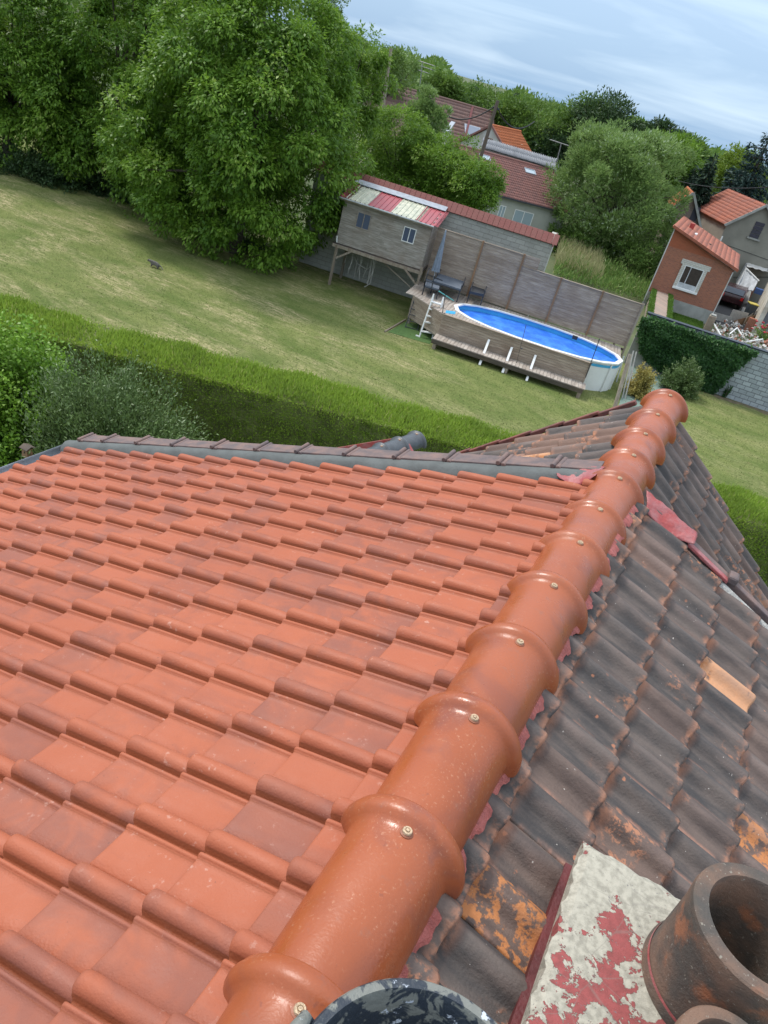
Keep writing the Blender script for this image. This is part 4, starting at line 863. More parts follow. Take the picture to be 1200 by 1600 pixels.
mb = MB(); mb.para(TP(tLf-0.1, -0.05, zf-0.10), ug*(tR-tLf+0.15), vg*dpt, Z*0.10); mb.build('floor', M['darkw'], th)
mb = MB(); mb.bar(TP(tLf-0.1, -0.08, zf-0.10), TP(tR+0.1, -0.08, zf-0.10), 0.07, 0.13); mb.bar(TP(tLf-0.1, dpt*.5, zf-0.2), TP(tR+0.1, dpt*.5, zf-0.2), 0.07, 0.13); mb.build('floor_beam', M['postw'], th)
for s_, q_ in ((0.0, -0.08), (tR+0.02, -0.08), (0.0, dpt-.4), (tR-0.1, dpt-.4)):
    mb = MB(); mb.bar(TP(s_, q_, 0), TP(s_, q_, zf-0.04 if s_ < 1 else zf+0.15), 0.10); mb.build('post', M['postw'], th)
mb = MB(); mb.bar(TP(0.05, -0.08, zf-0.62), TP(0.72, -0.08, zf-0.12), 0.08); mb.bar(TP(tR-0.05, -0.08, zf-0.62), TP(tR-0.72, -0.08, zf-0.12), 0.08); mb.bar(TP(tR-0.1, -0.04, zf-0.9), TP(tR-1.9, 0.1, zf-0.14), 0.03); mb.build('diagonal_brace', M['postw'], th)
mb = MB(); mb.bar(TP(-.05, -0.1, zf+.05), TP(-.09, -0.14, zf+.32), 0.05); mb.build('white_peg', M['white'], th)
# windows
for (pl, pr_, zt_, zb_) in (((633, 356), (650, 360), 3.40, 2.84), ((561, 331), (580, 336), 3.40, 2.80)):
    a = float((V(*pl, TA, ug)-TA)@ug); b = float((V(*pr_, TA, ug)-TA)@ug)
    m1 = MB(); fw = 0.035
    m1.para(TP(a-fw, -0.03, zb_-fw), ug*(b-a+2*fw), vg*0.03, Z*fw); m1.para(TP(a-fw, -0.03, zt_), ug*(b-a+2*fw), vg*0.03, Z*fw)
    for s_ in (a-fw, (a+b)/2-fw/2, b): m1.para(TP(s_, -0.03, zb_), ug*fw, vg*0.03, Z*(zt_-zb_))
    wf = m1.build('window', M['pvc'] if pl[0] > 600 else M['clad'], th)
    m2 = MB(); m2.para(TP(a, -0.012, zb_), ug*((b-a)/2-fw/2), vg*0.008, Z*(zt_-zb_)); m2.para(TP((a+b)/2+fw/2, -0.012, zb_), ug*((b-a)/2-fw/2), vg*0.008, Z*(zt_-zb_)); m2.build('pane', M['blueglass'], wf)
# corrugated roof in four strips, with a grey flashing board against the wall
def corr(name, s0, s1, mat):
    n_ = int((s1-s0)/0.24)*1; v = []; cols = []
    s_ = s0
    prof = []
    while s_ < s1-0.01:
        for dx, hz_ in ((0, 0), (.045, 0), (.06, .03), (.085, .03), (.10, 0), (.21, 0)): prof.append((s_+dx, hz_))
        s_ += 0.215
    prof.append((s1, 0)); q0_, q1_ = -0.22, dpt-0.28
    for (s__, hh) in prof: 
        for q_ in (q0_, (q0_+q1_)/2, q1_): v.append(TP(s__, q_, zr+0.03+(zb-zr)*(q_+0.1)/dpt+hh))
    f = [(i*3+j, (i+1)*3+j, (i+1)*3+j+1, i*3+j+1) for i in range(len(prof)-1) for j in range(2)]
    return mesh_obj(name, v, f, mat, th, [0.5]*len(f))
bnd = [V(574, 321, TA-vg*0.2, ug), V(610, 332, TA-vg*0.2, ug), V(648, 342, TA-vg*0.2, ug)]; bs_ = [float((p-TA)@ug) for p in bnd]
sx_ = [tLf-0.2, bs_[0]-1.05, bs_[0], bs_[1], bs_[2], tR+0.08]
for i, mm in enumerate(('redsheet', 'cream', 'redsheet', 'cream', 'redsheet')):
    if sx_[i+1] > sx_[i]: corr('roof_sheet', sx_[i], sx_[i+1], M[mm])
mb = MB(); mb.para(TP(tLf-.2, dpt-0.42, zb+0.02), ug*(tR-tLf+.3), vg*0.40+Z*0.13, Z*0.02); mb.build('roof_flashing', M['zinc'], th)
mb = MB(); mb.para(TP(tLf-.2, -0.24, zr-0.10), ug*(tR-tLf+.28), vg*0.05, Z*0.10); mb.build('fascia', M['white'] if False else M['postw'], th)
mb = MB(); mb.para(TP(tLf-.2, -0.30, zr-0.045), ug*(tR-tLf+.28), vg*0.06, Z*0.05); mb.build('gutter', M['tarp'], th, bevel=0.01)
# swings and ropes hanging under the floor
t = thing('rope_swing', 'pale rope net and swing hanging under the treehouse floor', 'swing', TP(1.0, 0.6, zf-0.2))
for k in range(9):
    s_ = 0.35+k*0.17; q_ = 0.5+0.3*math.sin(k*2.2); dr = 0.7+0.6*abs(math.sin(k*1.7)); mb = MB()
    mb.tube([TP(s_, q_, zf-.12), TP(s_+.05*math.sin(k), q_+.05, zf-.12-dr*0.6), TP(s_+.10*math.sin(k*3), q_, zf-.15-dr)], 0.014, 5); mb.build('rope', M['rope'], t)
mb = MB(); mb.tube([TP(0.5, .6, zf-.25), TP(0.9, .65, zf-.75), TP(1.4, .6, zf-.85), TP(1.8, .6, zf-.35)], 0.02, 6); mb.tube([TP(1.55, .5, zf-.12), TP(1.62, .5, 0.35), TP(1.50, .5, .25)], 0.022, 6); mb.tube([TP(1.75, .5, zf-.12), TP(1.72, .5, 0.45), TP(1.52, .5, .25)], 0.022, 6); mb.build('swing_seat', M['rope'], t)
# dark rack / trellis on the deck corner
def bars(name, label, cat, segs, mat, r=0.014, w=None, group=None, part='frame'):
    P0 = np.array(segs[0][0]); t = thing(name, label, cat, P0, group); mb = MB()
    for a, b in segs: mb.tube([a, b], r, 6) if w is None else mb.bar(a, b, w)
    mb.build(part, mat, t); return t
# black ladder in front of the deck corner
b0, b1 = G(633, 512), G(652, 517); t0 = V(648, 466, b0+vd*0.6, ud); t1 = V(664, 470, b1+vd*0.6, ud)
segs = [(b0, t0), (b1, t1)]+[(b0*(1-k)+t0*k, b1*(1-k)+t1*k) for k in (0.04, .25, .45, .65, .85)]
bars('garden_ladder', 'thin dark metal ladder leaning on the deck corner under the treehouse', 'ladder', segs, M['anth'], 0.017)
# white pool ladder
b0, b1 = G(655, 527), G(675, 530); tp0 = V(678, 459, b0+vd*0.55, ud); tp1 = V(693, 464, b1+vd*0.55, ud)
t = thing('pool_ladder', 'white plastic A frame pool ladder standing at the left end of the pool deck', 'ladder', b0)
mb = MB(); c0, c1 = b0+vd*1.0+ud*0.1, b1+vd*1.0+ud*0.1
for a, b in ((b0, tp0), (b1, tp1), (c0, tp0-Z*0.1), (c1, tp1-Z*0.1)): mb.tube([a, b], 0.034, 8)
mb.tube([b0-ud*0.16+Z*0.03, b0+Z*0.03], 0.034, 8); mb.build('rails', M['white'], t, True)
for k in (.14, .36, .50, .66, .82):
    mb = MB(); A_, B_ = b0*(1-k)+tp0*k, b1*(1-k)+tp1*k; mb.para(A_-vd*0.07-Z*0.02, B_-A_, vd*0.17, Z*0.045); mb.build('step', M['white'], t, bevel=0.008)
mb = MB()
for k in (.3, .55): A_, B_ = c0*(1-k)+tp0*k, c1*(1-k)+tp1*k; mb.tube([A_, B_], 0.025, 6)
mb.build('cross_bar', M['white'], t)
# turf mat and stick
mat_pts = [G(a, b) for a, b in ((606, 519), (634, 503), (682, 511), (672, 538))]
o = poly_sheet('turf_mat', mat_pts, 0.012, M['turf'], None); so_ = o.modifiers.new('s', 'SOLIDIFY'); so_.thickness = 0.01; tag(o, 'bright green artificial turf mat at the foot of the white ladder', 'mat')
mb = MB(); mb.bar(G(601, 518, .03), G(634, 499, .05), 0.05, 0.04); tag(mb.build('timber_edging', M['postw']), 'pale timber edging lying beside the green turf mat', 'timber')
# furniture
def quadleg(name, label, px, zs, back=None, mat_seat='cush', group=None, arms=False, cat='bench', zleg=1.25, fr=None):
    P = [G(a, b, zs) for a, b in px]; t = thing(name, label, cat, (P[3]+P[2])/2*np.array([1, 1, 0])+Z*zleg, group)
    mb = MB(); slab(mb, [p+Z*0.03 for p in P], (0, 0, 1), 0.07); mb.build('seat', M[mat_seat], t)
    for p in P: 
        c_ = sum(P)/4; q_ = p*0.96+c_*0.04; mb = MB(); mb.bar(np.array([q_[0], q_[1], zleg]), np.array([q_[0], q_[1], zs-0.02]), 0.04); mb.build('leg', M['anth'], t)
    mb = MB()
    for i in range(4): mb.bar(P[i]-Z*0.05, P[(i+1) % 4]-Z*0.05, 0.035)
    if back:
        for e in back:
            A_, B_ = P[e[0]], P[e[1]]
            for h_ in e[2]: mb.bar(A_+Z*h_, B_+Z*h_, 0.03)
            for k in (0, .5, 1): mb.bar(A_*(1-k)+B_*k-Z*.05, A_*(1-k)+B_*k+Z*e[2][-1], 0.035)
    mb.build('frame', M['anth'], t); return t
quadleg('garden_sofa', 'wide dark metal garden sofa with a grey seat beside the closed parasol', [(688, 427), (727, 437), (720, 453), (677, 439)], 1.80, [(0, 1, (.18, .32, .45)), (1, 2, (.2,)), (0, 3, (.2,))], cat='sofa')
quadleg('garden_chair', 'dark metal armchair with grey seat left of the garden sofa', [(666, 436), (689, 445), (686, 453), (663, 446)], 1.66, [(0, 3, (.2, .35, .5)), (0, 1, (.2,)), (3, 2, (.2,))], cat='chair')
quadleg('garden_chair', 'dark wicker armchair standing against the fence right of the sofa', [(739, 445), (760, 450), (756, 461), (734, 456)], 1.74, [(0, 1, (.15, .28, .4)), (1, 2, (.18,)), (0, 3, (.18,))], 'anth', cat='chair')
b = CY(679, 430, 31.55); b[2] = 1.26; tip = CY(697, 359, 31.75); t = thing('parasol', 'closed grey blue parasol standing upright beside the garden sofa', 'parasol', b)
mb = MB(); mb.tube([b, tip], 0.02, 8); mb.build('pole', M['tarp'], t)
mb = MB(); dvc = unit(tip-b); lo_ = b+(tip-b)*0.30; n_ = 20; v = []; prof = [(0, .18), (.05, .16), (.35, .13), (.8, .07), (.96, .045), (1.0, .01)]
for k, rr_ in prof:
    cc_ = lo_*(1-k)+tip*k
    for i in range(n_): a = 2*PI*i/n_; r_ = rr_*(1+0.28*(i % 2)*(1-k)-0.14); v.append(cc_+ud*r_*math.cos(a)+vd*r_*math.sin(a)-Z*0.04*(i % 2)*(k == 0))
f = [(j*n_+i, j*n_+(i+1) % n_, (j+1)*n_+(i+1) % n_, (j+1)*n_+i) for j in range(len(prof)-1) for i in range(n_)]
mb.add(v, f, .5); mb.build('canopy', M['parasol'], t); mb = MB(); mb.lathe((b[0], b[1], b[2]), [(0.25, 0), (0.25, .06), (0.05, .08), (0.04, .3)], 20); mb.build('base', M['anth'], t, True)
bars('cleaning_pole', 'turquoise pool cleaning pole lying on the deck by the chair', 'pole', [(G(686, 455, 1.75), G(709, 470, 1.29))], M['teal'], 0.022, part='rod')
# blue corner mat
pp_ = [G(a, b, 1.255) for a, b in ((697, 485), (712, 487), (711, 491), (696, 489))]; o = poly_sheet('float_mat', pp_, 1.262, M['liner'], None); s_ = o.modifiers.new('s', 'SOLIDIFY'); s_.thickness = 0.015; tag(o, 'light blue mat lying on the deck corner beside the pool', 'mat')

# leaning timber and metal poles at the right end
b = G(959, 641); tp_ = V(985, 553, b+vg*0.8, ug); t = thing('leaning_timber', 'thick pale timber leaning at the right end of the pool', 'timber', b); mb = MB(); mb.bar(b, tp_, 0.13, 0.10); mb.build('beam', M['postw'], t)
for i, (a, b_, c_, d_, lb) in enumerate(((972, 622, 990, 548, 'pale metal pole leaning just right of the thick timber'), (963, 597, 975, 556, 'thin white rod leaning beside the right pool wall'), (980, 604, 986, 566, 'short pale stick leaning behind the thick timber'))):
    q_ = G(a, b_); bars('leaning_pole', lb, 'pole', [(q_, V(c_, d_, q_+vg*0.7, ug)), (q_+ug*0.12, V(c_, d_, q_+vg*0.7, ug)+ug*0.12)] if i != 1 else [(q_, V(c_, d_, q_+vg*0.3, ug))], M['tarp'] if i == 1 else M['rope'], 0.028, part='rod')
o = poly_sheet('ground_sheet', [G(a, b_) for a, b_ in ((989, 556), (1022, 566), (1062, 590), (1050, 640), (1010, 655), (964, 640), (978, 600))], 0.010, M['greentarp'], None); s_ = o.modifiers.new('s', 'SOLIDIFY'); s_.thickness = 0.006; tag(o, 'grey green weed sheet lying on the ground right of the pool', 'sheet')
p = G(993, 618); shrub('golden_shrub', 'rounded golden leaved shrub on the green ground sheet', 'shrub', (p[0], p[1], 0), (.62, .62, 1.55), 7000, 0.085, 'gold', .5, .6, .1, 90)
p = G(1058, 612); shrub('grey_shrub', 'grey green conifer shrub in front of the ivy wall', 'shrub', (p[0], p[1], 0), (1.0, 1.0, 1.7), 12000, 0.10, 'coton', .35, .8, .1, 120)
for (a, b_, r_, lb) in ((1008, 576, .10, 'small stone lying on the green ground sheet'), ): 
    p = G(a, b_); mb = MB(); mb.lathe((p[0], p[1], 0), [(.0, .0), (.16, .02), (.18, .06), (.10, .12), (0, .13)], 9); tag(mb.build('stone', M['concrete']), lb, 'stone')

# whitewashed wall with ivy
wl = thing('whitewashed_wall', 'low grey white block wall with black coping and ivy on its left half', 'wall', RW0)
pl_, pr_ = V(1017, 490, RW0, RWu), V(1195, 548, RW0, RWu); hw2 = float((pl_[2]+pr_[2])/2)-0.06
mb = MB(); mb.para(RW0, RWu*14, np.array([-RWu[1], RWu[0], 0])*0.22, Z*hw2); mb.build('masonry', M['whiteblock'], wl)
RWv = np.array([-RWu[1], RWu[0], 0]); s0 = float((V(1012, 489, RW0, RWu)-RW0)@RWu)
mb = MB(); mb.para(RW0+RWu*s0-RWv*0.05+Z*(hw2+0.003), RWu*(14-s0), RWv*0.36, Z*0.06); mb.build('coping', M['coal'], wl)
# ivy as a thing
t = thing('ivy', 'dense dark green ivy hanging over the left half of the whitewashed wall', 'ivy', RW0+RWu*1.5)
outl = [V(a, b_, RW0, RWu) for a, b_ in ((1002, 496), (1020, 494), (1060, 508), (1120, 528), (1185, 548), (1165, 560), (1148, 575), (1133, 590), (1125, 603), (1108, 613), (1080, 608), (1062, 597), (1045, 585), (1030, 575), (1012, 560), (1002, 545), (1001, 520))]
ol = np.array([[(p-RW0)@RWu, p[2]] for p in outl]); n = 32000; sx2 = rng.uniform(ol[:, 0].min(), ol[:, 0].max(), n); zz = rng.uniform(-.1, ol[:, 1].max()+.1, n); m = inpoly(sx2+rng.normal(0, .07, n), zz+rng.normal(0, .07, n), ol); sx2, zz = sx2[m], zz[m]; n = len(sx2); zz = np.maximum(zz, .03)
th_ = 0.10+0.16*rng.random(n)+0.12*np.sin(sx2*2.3+zz*3)*np.sin(zz*4)+0.10*(zz/hw2)
P = RW0+np.outer(sx2, RWu)-np.outer(th_, RWv)+np.outer(zz, Z); ax = unit(np.array([0, 0, -0.7])-RWv*0.5+rng.normal(0, .5, (n, 3))); nr = unit(-RWv+rng.normal(0, .45, (n, 3))+Z*.4)
leaves_mesh('foliage', P, ax, nr, 0.12*rng.uniform(.6, 1.3, n), 0.10, M['ivy'], t, np.clip(rng.random(n)*.7+.3*(zz/hw2), 0, 1))
mb = MB(); mb.tube([RW0+RWu*.6-RWv*.06, RW0+RWu*1.0-RWv*.06+Z*1.2, RW0+RWu*1.6-RWv*.06+Z*2.3], .03, 6); mb.build('stems', M['bark'], t)
p = V(1137, 612, RW0, RWu); q_ = p*1.0; shrub('small_weed', 'small dark weed growing up the foot of the whitewashed wall', 'plant', (p[0], p[1]-.15, 0), (.16, .12, .75), 260, 0.10, 'ivy', .4, .8, 0, 12)
# concrete stub wall left of the ivy
mb = MB(); p0_ = G(972, 566); mb.para(RW0-RWu*0.15-RWv*0.02, RWu*0.9, -RWv*0.0+RWv*0.2, Z*2.2); mb.build('render_patch', M['concrete'], wl)
# strip of bare soil along the wall
v = []; 
for i in range(60): 
    s_ = i*0.24+1.0; a = RW0+RWu*s_-RWv*0.0; b_ = RW0+RWu*s_-RWv*(0.45+0.12*math.sin(s_*3)+0.08*math.sin(s_*9)); v += [(a[0], a[1], .006), (b_[0], b_[1], .006)]
o = mesh_obj('soil_strip', v, [(2*i, 2*i+1, 2*i+3, 2*i+2) for i in range(59)], M['soil']); o.data.flip_normals() if o.data.polygons[0].normal.z < 0 else 0; o['kind'] = 'structure'

# cat on the lawn
p = G(241, 418); ct = thing('cat', 'small grey tabby cat crouching alone on the open lawn', 'cat', p)
hd_ = unit(np.array([-0.9, -0.35, 0])); sd_ = np.array([-hd_[1], hd_[0], 0])
me = bpy.data.meshes.new('cat_body'); jo = [p+hd_*-.17+Z*.17, p+hd_*-.05+Z*.20, p+hd_*.08+Z*.18, p+hd_*.17+Z*.23, p+hd_*.25+Z*.22]; vs = list(jo); ed = [(0, 1), (1, 2), (2, 3), (3, 4)]; rad = [.085, .095, .075, .05, .055]
def ch(root, pts, rs):
    prev = root
    for q_, r_ in zip(pts, rs): vs.append(q_); rad.append(r_); ed.append((prev, len(vs)-1)); prev = len(vs)-1
for sg in (1, -1):
    ch(0, [p-hd_*.10+sd_*.06*sg+Z*.10, p-hd_*.19+sd_*.065*sg+Z*.06, p-hd_*.13+sd_*.065*sg+Z*.015], [.045, .025, .018])
    ch(2, [p+hd_*.10+sd_*.045*sg+Z*.09, p+hd_*.13+sd_*.045*sg+Z*.015], [.028, .018])
    ch(4, [p+hd_*.245+sd_*.03*sg+Z*.285], [.008])
ch(0, [p-hd_*.26+Z*.12, p-hd_*.34+sd_*.04+Z*.06, p-hd_*.40+sd_*.09+Z*.04], [.022, .018, .014]); ch(4, [p+hd_*.30+Z*.20], [.025])
me.from_pydata([tuple(v_) for v_ in vs], ed, []); o = bpy.data.objects.new('cat_body', me); COL.objects.link(o); o.parent = ct; o.matrix_parent_inverse = ct.matrix_world.inverted(); sk = o.modifiers.new('skin', 'SKIN'); 
for i, r_ in enumerate(rad): me.skin_vertices[0].data[i].radius = (r_, r_)
me.skin_vertices[0].data[0].use_root = True; ss2 = o.modifiers.new('sub', 'SUBSURF'); ss2.levels = 2; ss2.render_levels = 2; me.materials.append(M['cat'])

# =================================================================== HOUSES BEYOND
def wallpoly(mb, pts, th, n):       # vertical polygon with thickness th away along n
    pts = [np.array(p, float) for p in pts]; n = np.array(n)*th; k = len(pts)
    mb.add(pts+[p+n for p in pts], [tuple(range(k))[::-1], tuple(range(k, 2*k))]+[(i, (i+1) % k, (i+1) % k+k, i+k) for i in range(k)])
def window(parent, A, u, a, b, z0, z1, fmat='pvc', pmat='glass', mull=1, inset=0.04, nrm=None, fw=0.06):
    """window on the vertical plane through A along u, standing 4 cm proud"""
    n = np.array([u[1], -u[0], 0]) if nrm is None else nrm
    P = lambda s, z, d=0.0: A+u*s+n*d+Z*z
    mb = MB(); mb.para(P(a, z0), u*(b-a), n*0.05, Z*fw); mb.para(P(a, z1-fw), u*(b-a), n*0.05, Z*fw)
    for s in [a, b-fw]+[a+(b-a)*k/(mull+1)-fw/2 for k in range(1, mull+1)]: mb.para(P(s, z0+fw), u*fw, n*0.05, Z*(z1-z0-2*fw))
    o = mb.build('window', M[fmat], parent); mb = MB(); mb.para(P(a+fw, z0+fw, 0.004), u*(b-a-2*fw), n*0.02, Z*(z1-z0-2*fw)); mb.build('pane', M[pmat], o); return o

# brick annex with its orange monopitch roof
AA = G(1046.5, 487); th_an = math.radians(13); ua = np.array([math.cos(th_an), math.sin(th_an), 0]); va_ = unit(np.array([-0.055, 1.0, 0]))
def AV(px, py, d=0): p = V(px, py, AA+va_*d, ua); return float((p-AA)@ua), float(p[2])
an = thing('brick_annex', 'small red brick building with orange tiled lean to roof and one white framed window', 'building', AA)
sL = AV(1018, 437)[0]; sR = AV(1145, 428)[0]; zTL = AV(1055, 354)[1]; zTR = AV(1150, 421)[1]; sTL = AV(1055, 357)[0]
sL = (sL+sTL)/2
AP = lambda s, d, z: AA+ua*s+va_*d+Z*z
dpa = 9.0; zpl = AV(1050, 487)[1]+0.55
def slopez(s): return zTL+(zTR-zTL)*(s-sL)/(sR-sL)
zs_l, zs_r = AV(1045, 383)[1], AV(1120, 408)[1]
mb = MB(); wallpoly(mb, [AP(sL, 0, .8), AP(sR, 0, .8), AP(sR, 0, slopez(sR)-.12), AP(sL, 0, slopez(sL)-.12)], 0.22, va_); mb.build('front_wall', M['brick'], an)
mb = MB(); wallpoly(mb, [AP(sL+.002, -0.006, zTR+0.15), AP(sL+.002+(sR-sL)*.72, -0.006, zTR+0.15), AP(sL+.002, -.006, slopez(sL)-.13)], 0.004, va_); mb.build('orange_gable_bricks', M['newbrick'], an)
mb = MB(); mb.para(AP(sL-.01, -.03, -.05), ua*(sR-sL+.02), va_*.25, Z*.86); mb.build('cement_plinth', M['concrete'], an)
mb = MB(); mb.para(AP(sL, .22, 0), ua*.2, va_*(dpa-.3), Z*(slopez(sL)-.15)); mb.build('side_wall', M['whitewall'], an)
mb = MB(); mb.para(AP(sR-.2, .22, 0), ua*.2, va_*(dpa-.3), Z*(slopez(sR)-.25)); mb.build('side_wall', M['whitewall'], an)
mb = MB(); mb.para(AP(sR-.06, -.035, .0), ua*.065, va_*.06, Z*(slopez(sR)-.2)); mb.build('corner_strip', M['whitewall'], an); mb = MB(); mb.para(AP(sL, -.035, .0), ua*.065, va_*.06, Z*(slopez(sL)-.15)); mb.build('corner_strip', M['whitewall'], an)
wa0, wz1 = AV(1069, 402); wb1, _ = AV(1111, 414); wa, _ = AV(1053, 447); wb, wz0 = AV(1090, 456)
wa = (wa+wa0)/2; wb = (wb+wb1)/2; wz1 = AV(1090, 412)[1]; wz0 = AV(1070, 452)[1]
mb = MB(); tk = .2
mb.para(AP(wa-.12, -.05, wz1-.26), ua*(wb-wa+.24), va_*.06, Z*.3); mb.para(AP(wa, -.045, wz0), ua*tk, va_*.055, Z*(wz1-.26-wz0)); mb.para(AP(wb-tk, -.045, wz0), ua*tk, va_*.055, Z*(wz1-.26-wz0)); mb.build('window_surround', M['whitebrick'], an)
mb = MB(); mb.para(AP(wa, -.12, wz0-.12), ua*(wb-wa), va_*.13, Z*.12); mb.build('window_sill', M['pvc'], an, bevel=.01)
wo = window(an, AP(0, -.002, 0), ua, wa+tk+.002, wb-tk-.002, wz0+.002, wz1-.262, 'pvc', 'hatch', 0, fw=.05); mb = MB(); wm = (wa+wb)/2-.22; mb.para(AP(wm, -.055, wz0+.05), ua*.05, va_*.05, Z*(wz1-wz0-.36)); mb.para(AP(wa+tk+.05, -.03, wz0+.06), ua*(wb-wa-2*tk-.1), va_*.01, Z*.28, .3); mb.build('casement', M['tarp'], wo)
roof_panel('roof', AP(sL-.12, dpa, slopez(sL)+.02), va_*-(dpa+.25), ua*(sR-sL+.32)+Z*(slopez(sR)-slopez(sL)-.03), 24, 14, plain('orange_roof_tile', (0.47, 0.145, 0.075), 0.75, 0.3, 2, c2=(0.34, 0.12, 0.08)), an, 0.016, 0.02)
mb = MB(); mb.bar(AP(sL-.1, -.26, slopez(sL)+.02), AP(sR+.2, -.26, slopez(sR)-.02), .10, .16); mb.build('verge_tiles', M['coping'] if False else plain('verge_orange', (0.36, 0.11, 0.06), 0.75, 0.3, 3), an)
mb = MB(); 
for i in range(10): mb.para(AP(sL-.1+.0*i, -.2, 0)+Z*0, ua*.001, va_*.001, Z*.001)
for k, (s_, d_) in enumerate(((.8, 4.6), (1.3, 3.2), (2.4, 2.8))):
    m2 = MB(); z_ = slopez(sL+s_)+.10
    if k == 0: m2.para(AP(sL+s_-.15, d_-.1, z_-.2), ua*.3, va_*.3, Z*.42); m2.build('red_vent', plain('red_vent_paint', (.42, .05, .04)), an)
    else: m2.para(AP(sL+s_-.1, d_-.5*(k == 1), z_-.12), ua*.16, va_*(.9 if k == 1 else .3), Z*.1-Z*.0); m2.build('roof_light' if k == 1 else 'vent', M['pvc'] if k == 1 else M['hatch'], an)

# mossy low brick wall running from the ivy wall to the annex
mb = MB(); a = G(1022, 495); b = G(1030, 452); c_ = G(1044, 494)
mw = thing('mossy_wall', 'low broad brick wall with moss along both sides beside the brick building', 'wall', a)
pA, pB = V(1024, 490, RW0+RWv*.4, RWu), 0
ax0 = G(1031, 494, 1.0); ax1 = G(1036, 450, 1.0); dv_ = unit(ax1-ax0); sv_ = np.array([dv_[1], -dv_[0], 0]); wd_ = 0.62; Lw = np.linalg.norm(ax1-ax0)+1.5; st_ = ax0-dv_*1.0
mb.para(st_-sv_*wd_-Z*1.0, sv_*2*wd_, dv_*Lw, Z*1.0); mb.build('masonry', mat_brick('pale_old_brick', (.36, .24, .19), (.27, .20, .165), (.30, .29, .22), .25, .12, .02, .2), mw)
for sg in (-1, 1):
    n = 3500; s_ = rng.uniform(0, Lw, n); w_ = sg*(wd_*rng.uniform(.62, 1.12, n)); P = st_+np.outer(s_, dv_)+np.outer(w_, sv_)+np.outer(rng.uniform(-.25, .06, n)*(np.abs(w_) > wd_), Z); leaves_mesh('moss', P, unit(rng.normal(0, .5, (n, 3))+Z), unit(rng.normal(size=(n, 3))), .09, .05, M['lushgrass'], mw)
# gate pillar
p = G(1104, 516); pz = V(1106, 489, p, ua)[2]; t = thing('gate_pillar', 'short crumbling brick gate pillar at the corner of the brick building', 'pillar', p)
mb = MB(); mb.para(p-ua*.22-va_*.1, ua*.44, va_*.5, Z*pz*.93); mb.build('brickwork', mat_brick('worn_pillar_brick', (.36, .27, .20), (.30, .21, .15), (.33, .29, .23)), t, bevel=.05); mb = MB(); mb.para(p-ua*.17-va_*.06+Z*pz*.93, ua*.34, va_*.4, Z*pz*.08); mb.build('cap', M['concrete'], t, bevel=.04)
# grass strip, paved yard
poly_sheet('grass_strip', [G(a, b) for a, b in ((1050, 486), (1098, 502), (1096, 525), (1035, 502))], 0.004, M['lushgrass'])
poly_sheet('yard', [G(a, b) for a, b in ((1108, 500), (1230, 540), (1330, 480), (1215, 395), (1150, 400))], 0.002, M['tarmac'])
n = 9000; q_ = [G(a, b) for a, b in ((1050, 486), (1098, 502), (1096, 525), (1035, 502))]; a_, b_ = rng.random(n), rng.random(n)
P = np.outer((1-a_)*(1-b_), q_[0])+np.outer(a_*(1-b_), q_[1])+np.outer(a_*b_, q_[2])+np.outer((1-a_)*b_, q_[3]); leaves_mesh('yard_grass', P, unit(rng.normal(0, .5, (n, 3))+Z), unit(rng.normal(size=(n, 3))), .10, .03, M['lushgrass'])['kind'] = 'stuff'

# yard contents
p = G(1136, 470); rt = unit(np.array([1, .35, 0])); rv = np.array([-rt[1], rt[0], 0])
t = thing('trailer', 'small dark car trailer parked in the yard behind the wheelie bin', 'trailer', p)
mb = MB(); mb.para(p-rt*.75-rv*.1+Z*.45, rt*1.5, rv*2.2, Z*.06); mb.build('bed', M['anth'], t)
mb = MB(); 
mb.para(p-rt*.78-rv*.13+Z*.5, rt*1.56, rv*.04, Z*.35); mb.build('tailboard', M['anth'], t); mb = MB(); mb.para(p-rt*.35-rv*.145+Z*.56, rt*.75, rv*.012, Z*.16); mb.build('lamp_board', M['tarp'], t)
for sg in (-1, 1):
    mb = MB(); mb.para(p+rt*.75*sg-rt*.02-rv*.1+Z*.5, rt*.04, rv*2.2, Z*.35); mb.build('side_board', M['anth'], t)
    wc = p+rt*.86*sg+rv*.9+Z*.3; mb = MB(); mb.tube([wc-rt*.08, wc+rt*.08], .3, 20); wh = mb.build('wheel', M['rubber'], t, True); mb = MB(); mb.tube([wc-rt*.085, wc+rt*.085], .15, 14); mb.build('hub', M['steel'], wh, True)
    mb = MB(); mb.para(wc-rt*.13-rv*.35+Z*.3, rt*.26, rv*.7, Z*.05); mb.build('mudguard', M['tarp'] if sg < 0 else M['anth'], t, bevel=.02)
p = G(1166, 497); t = thing('wheelie_bin', 'dark grey wheelie bin with yellow lid against the peeling white wall', 'bin', p)
mb = MB(); b_ = .24; tp2 = .30; v = [p+rt*x*b_+rv*y*b_+Z*.05 for x, y in ((-1, -1), (1, -1), (1, 1), (-1, 1))]+[p+rt*x*tp2+rv*y*tp2*1.1+Z*1.02 for x, y in ((-1, -1), (1, -1), (1, 1), (-1, 1))]
mb.add(v, [(3, 2, 1, 0), (4, 5, 6, 7), (0, 1, 5, 4), (1, 2, 6, 5), (2, 3, 7, 6), (3, 0, 4, 7)], .5); mb.build('body', M['bin'], t, bevel=.02)
mb = MB(); mb.para(p-rt*.33-rv*.37+Z*1.02, rt*.66, rv*.75, Z*.07); mb.build('lid', M['yellow'], t, bevel=.03)
for sg in (-1, 1): mb = MB(); wc = p+rt*.2*sg+rv*.27+Z*.1; mb.tube([wc-rt*.04, wc+rt*.04], .1, 14); mb.build('wheel', M['rubber'], t, True)
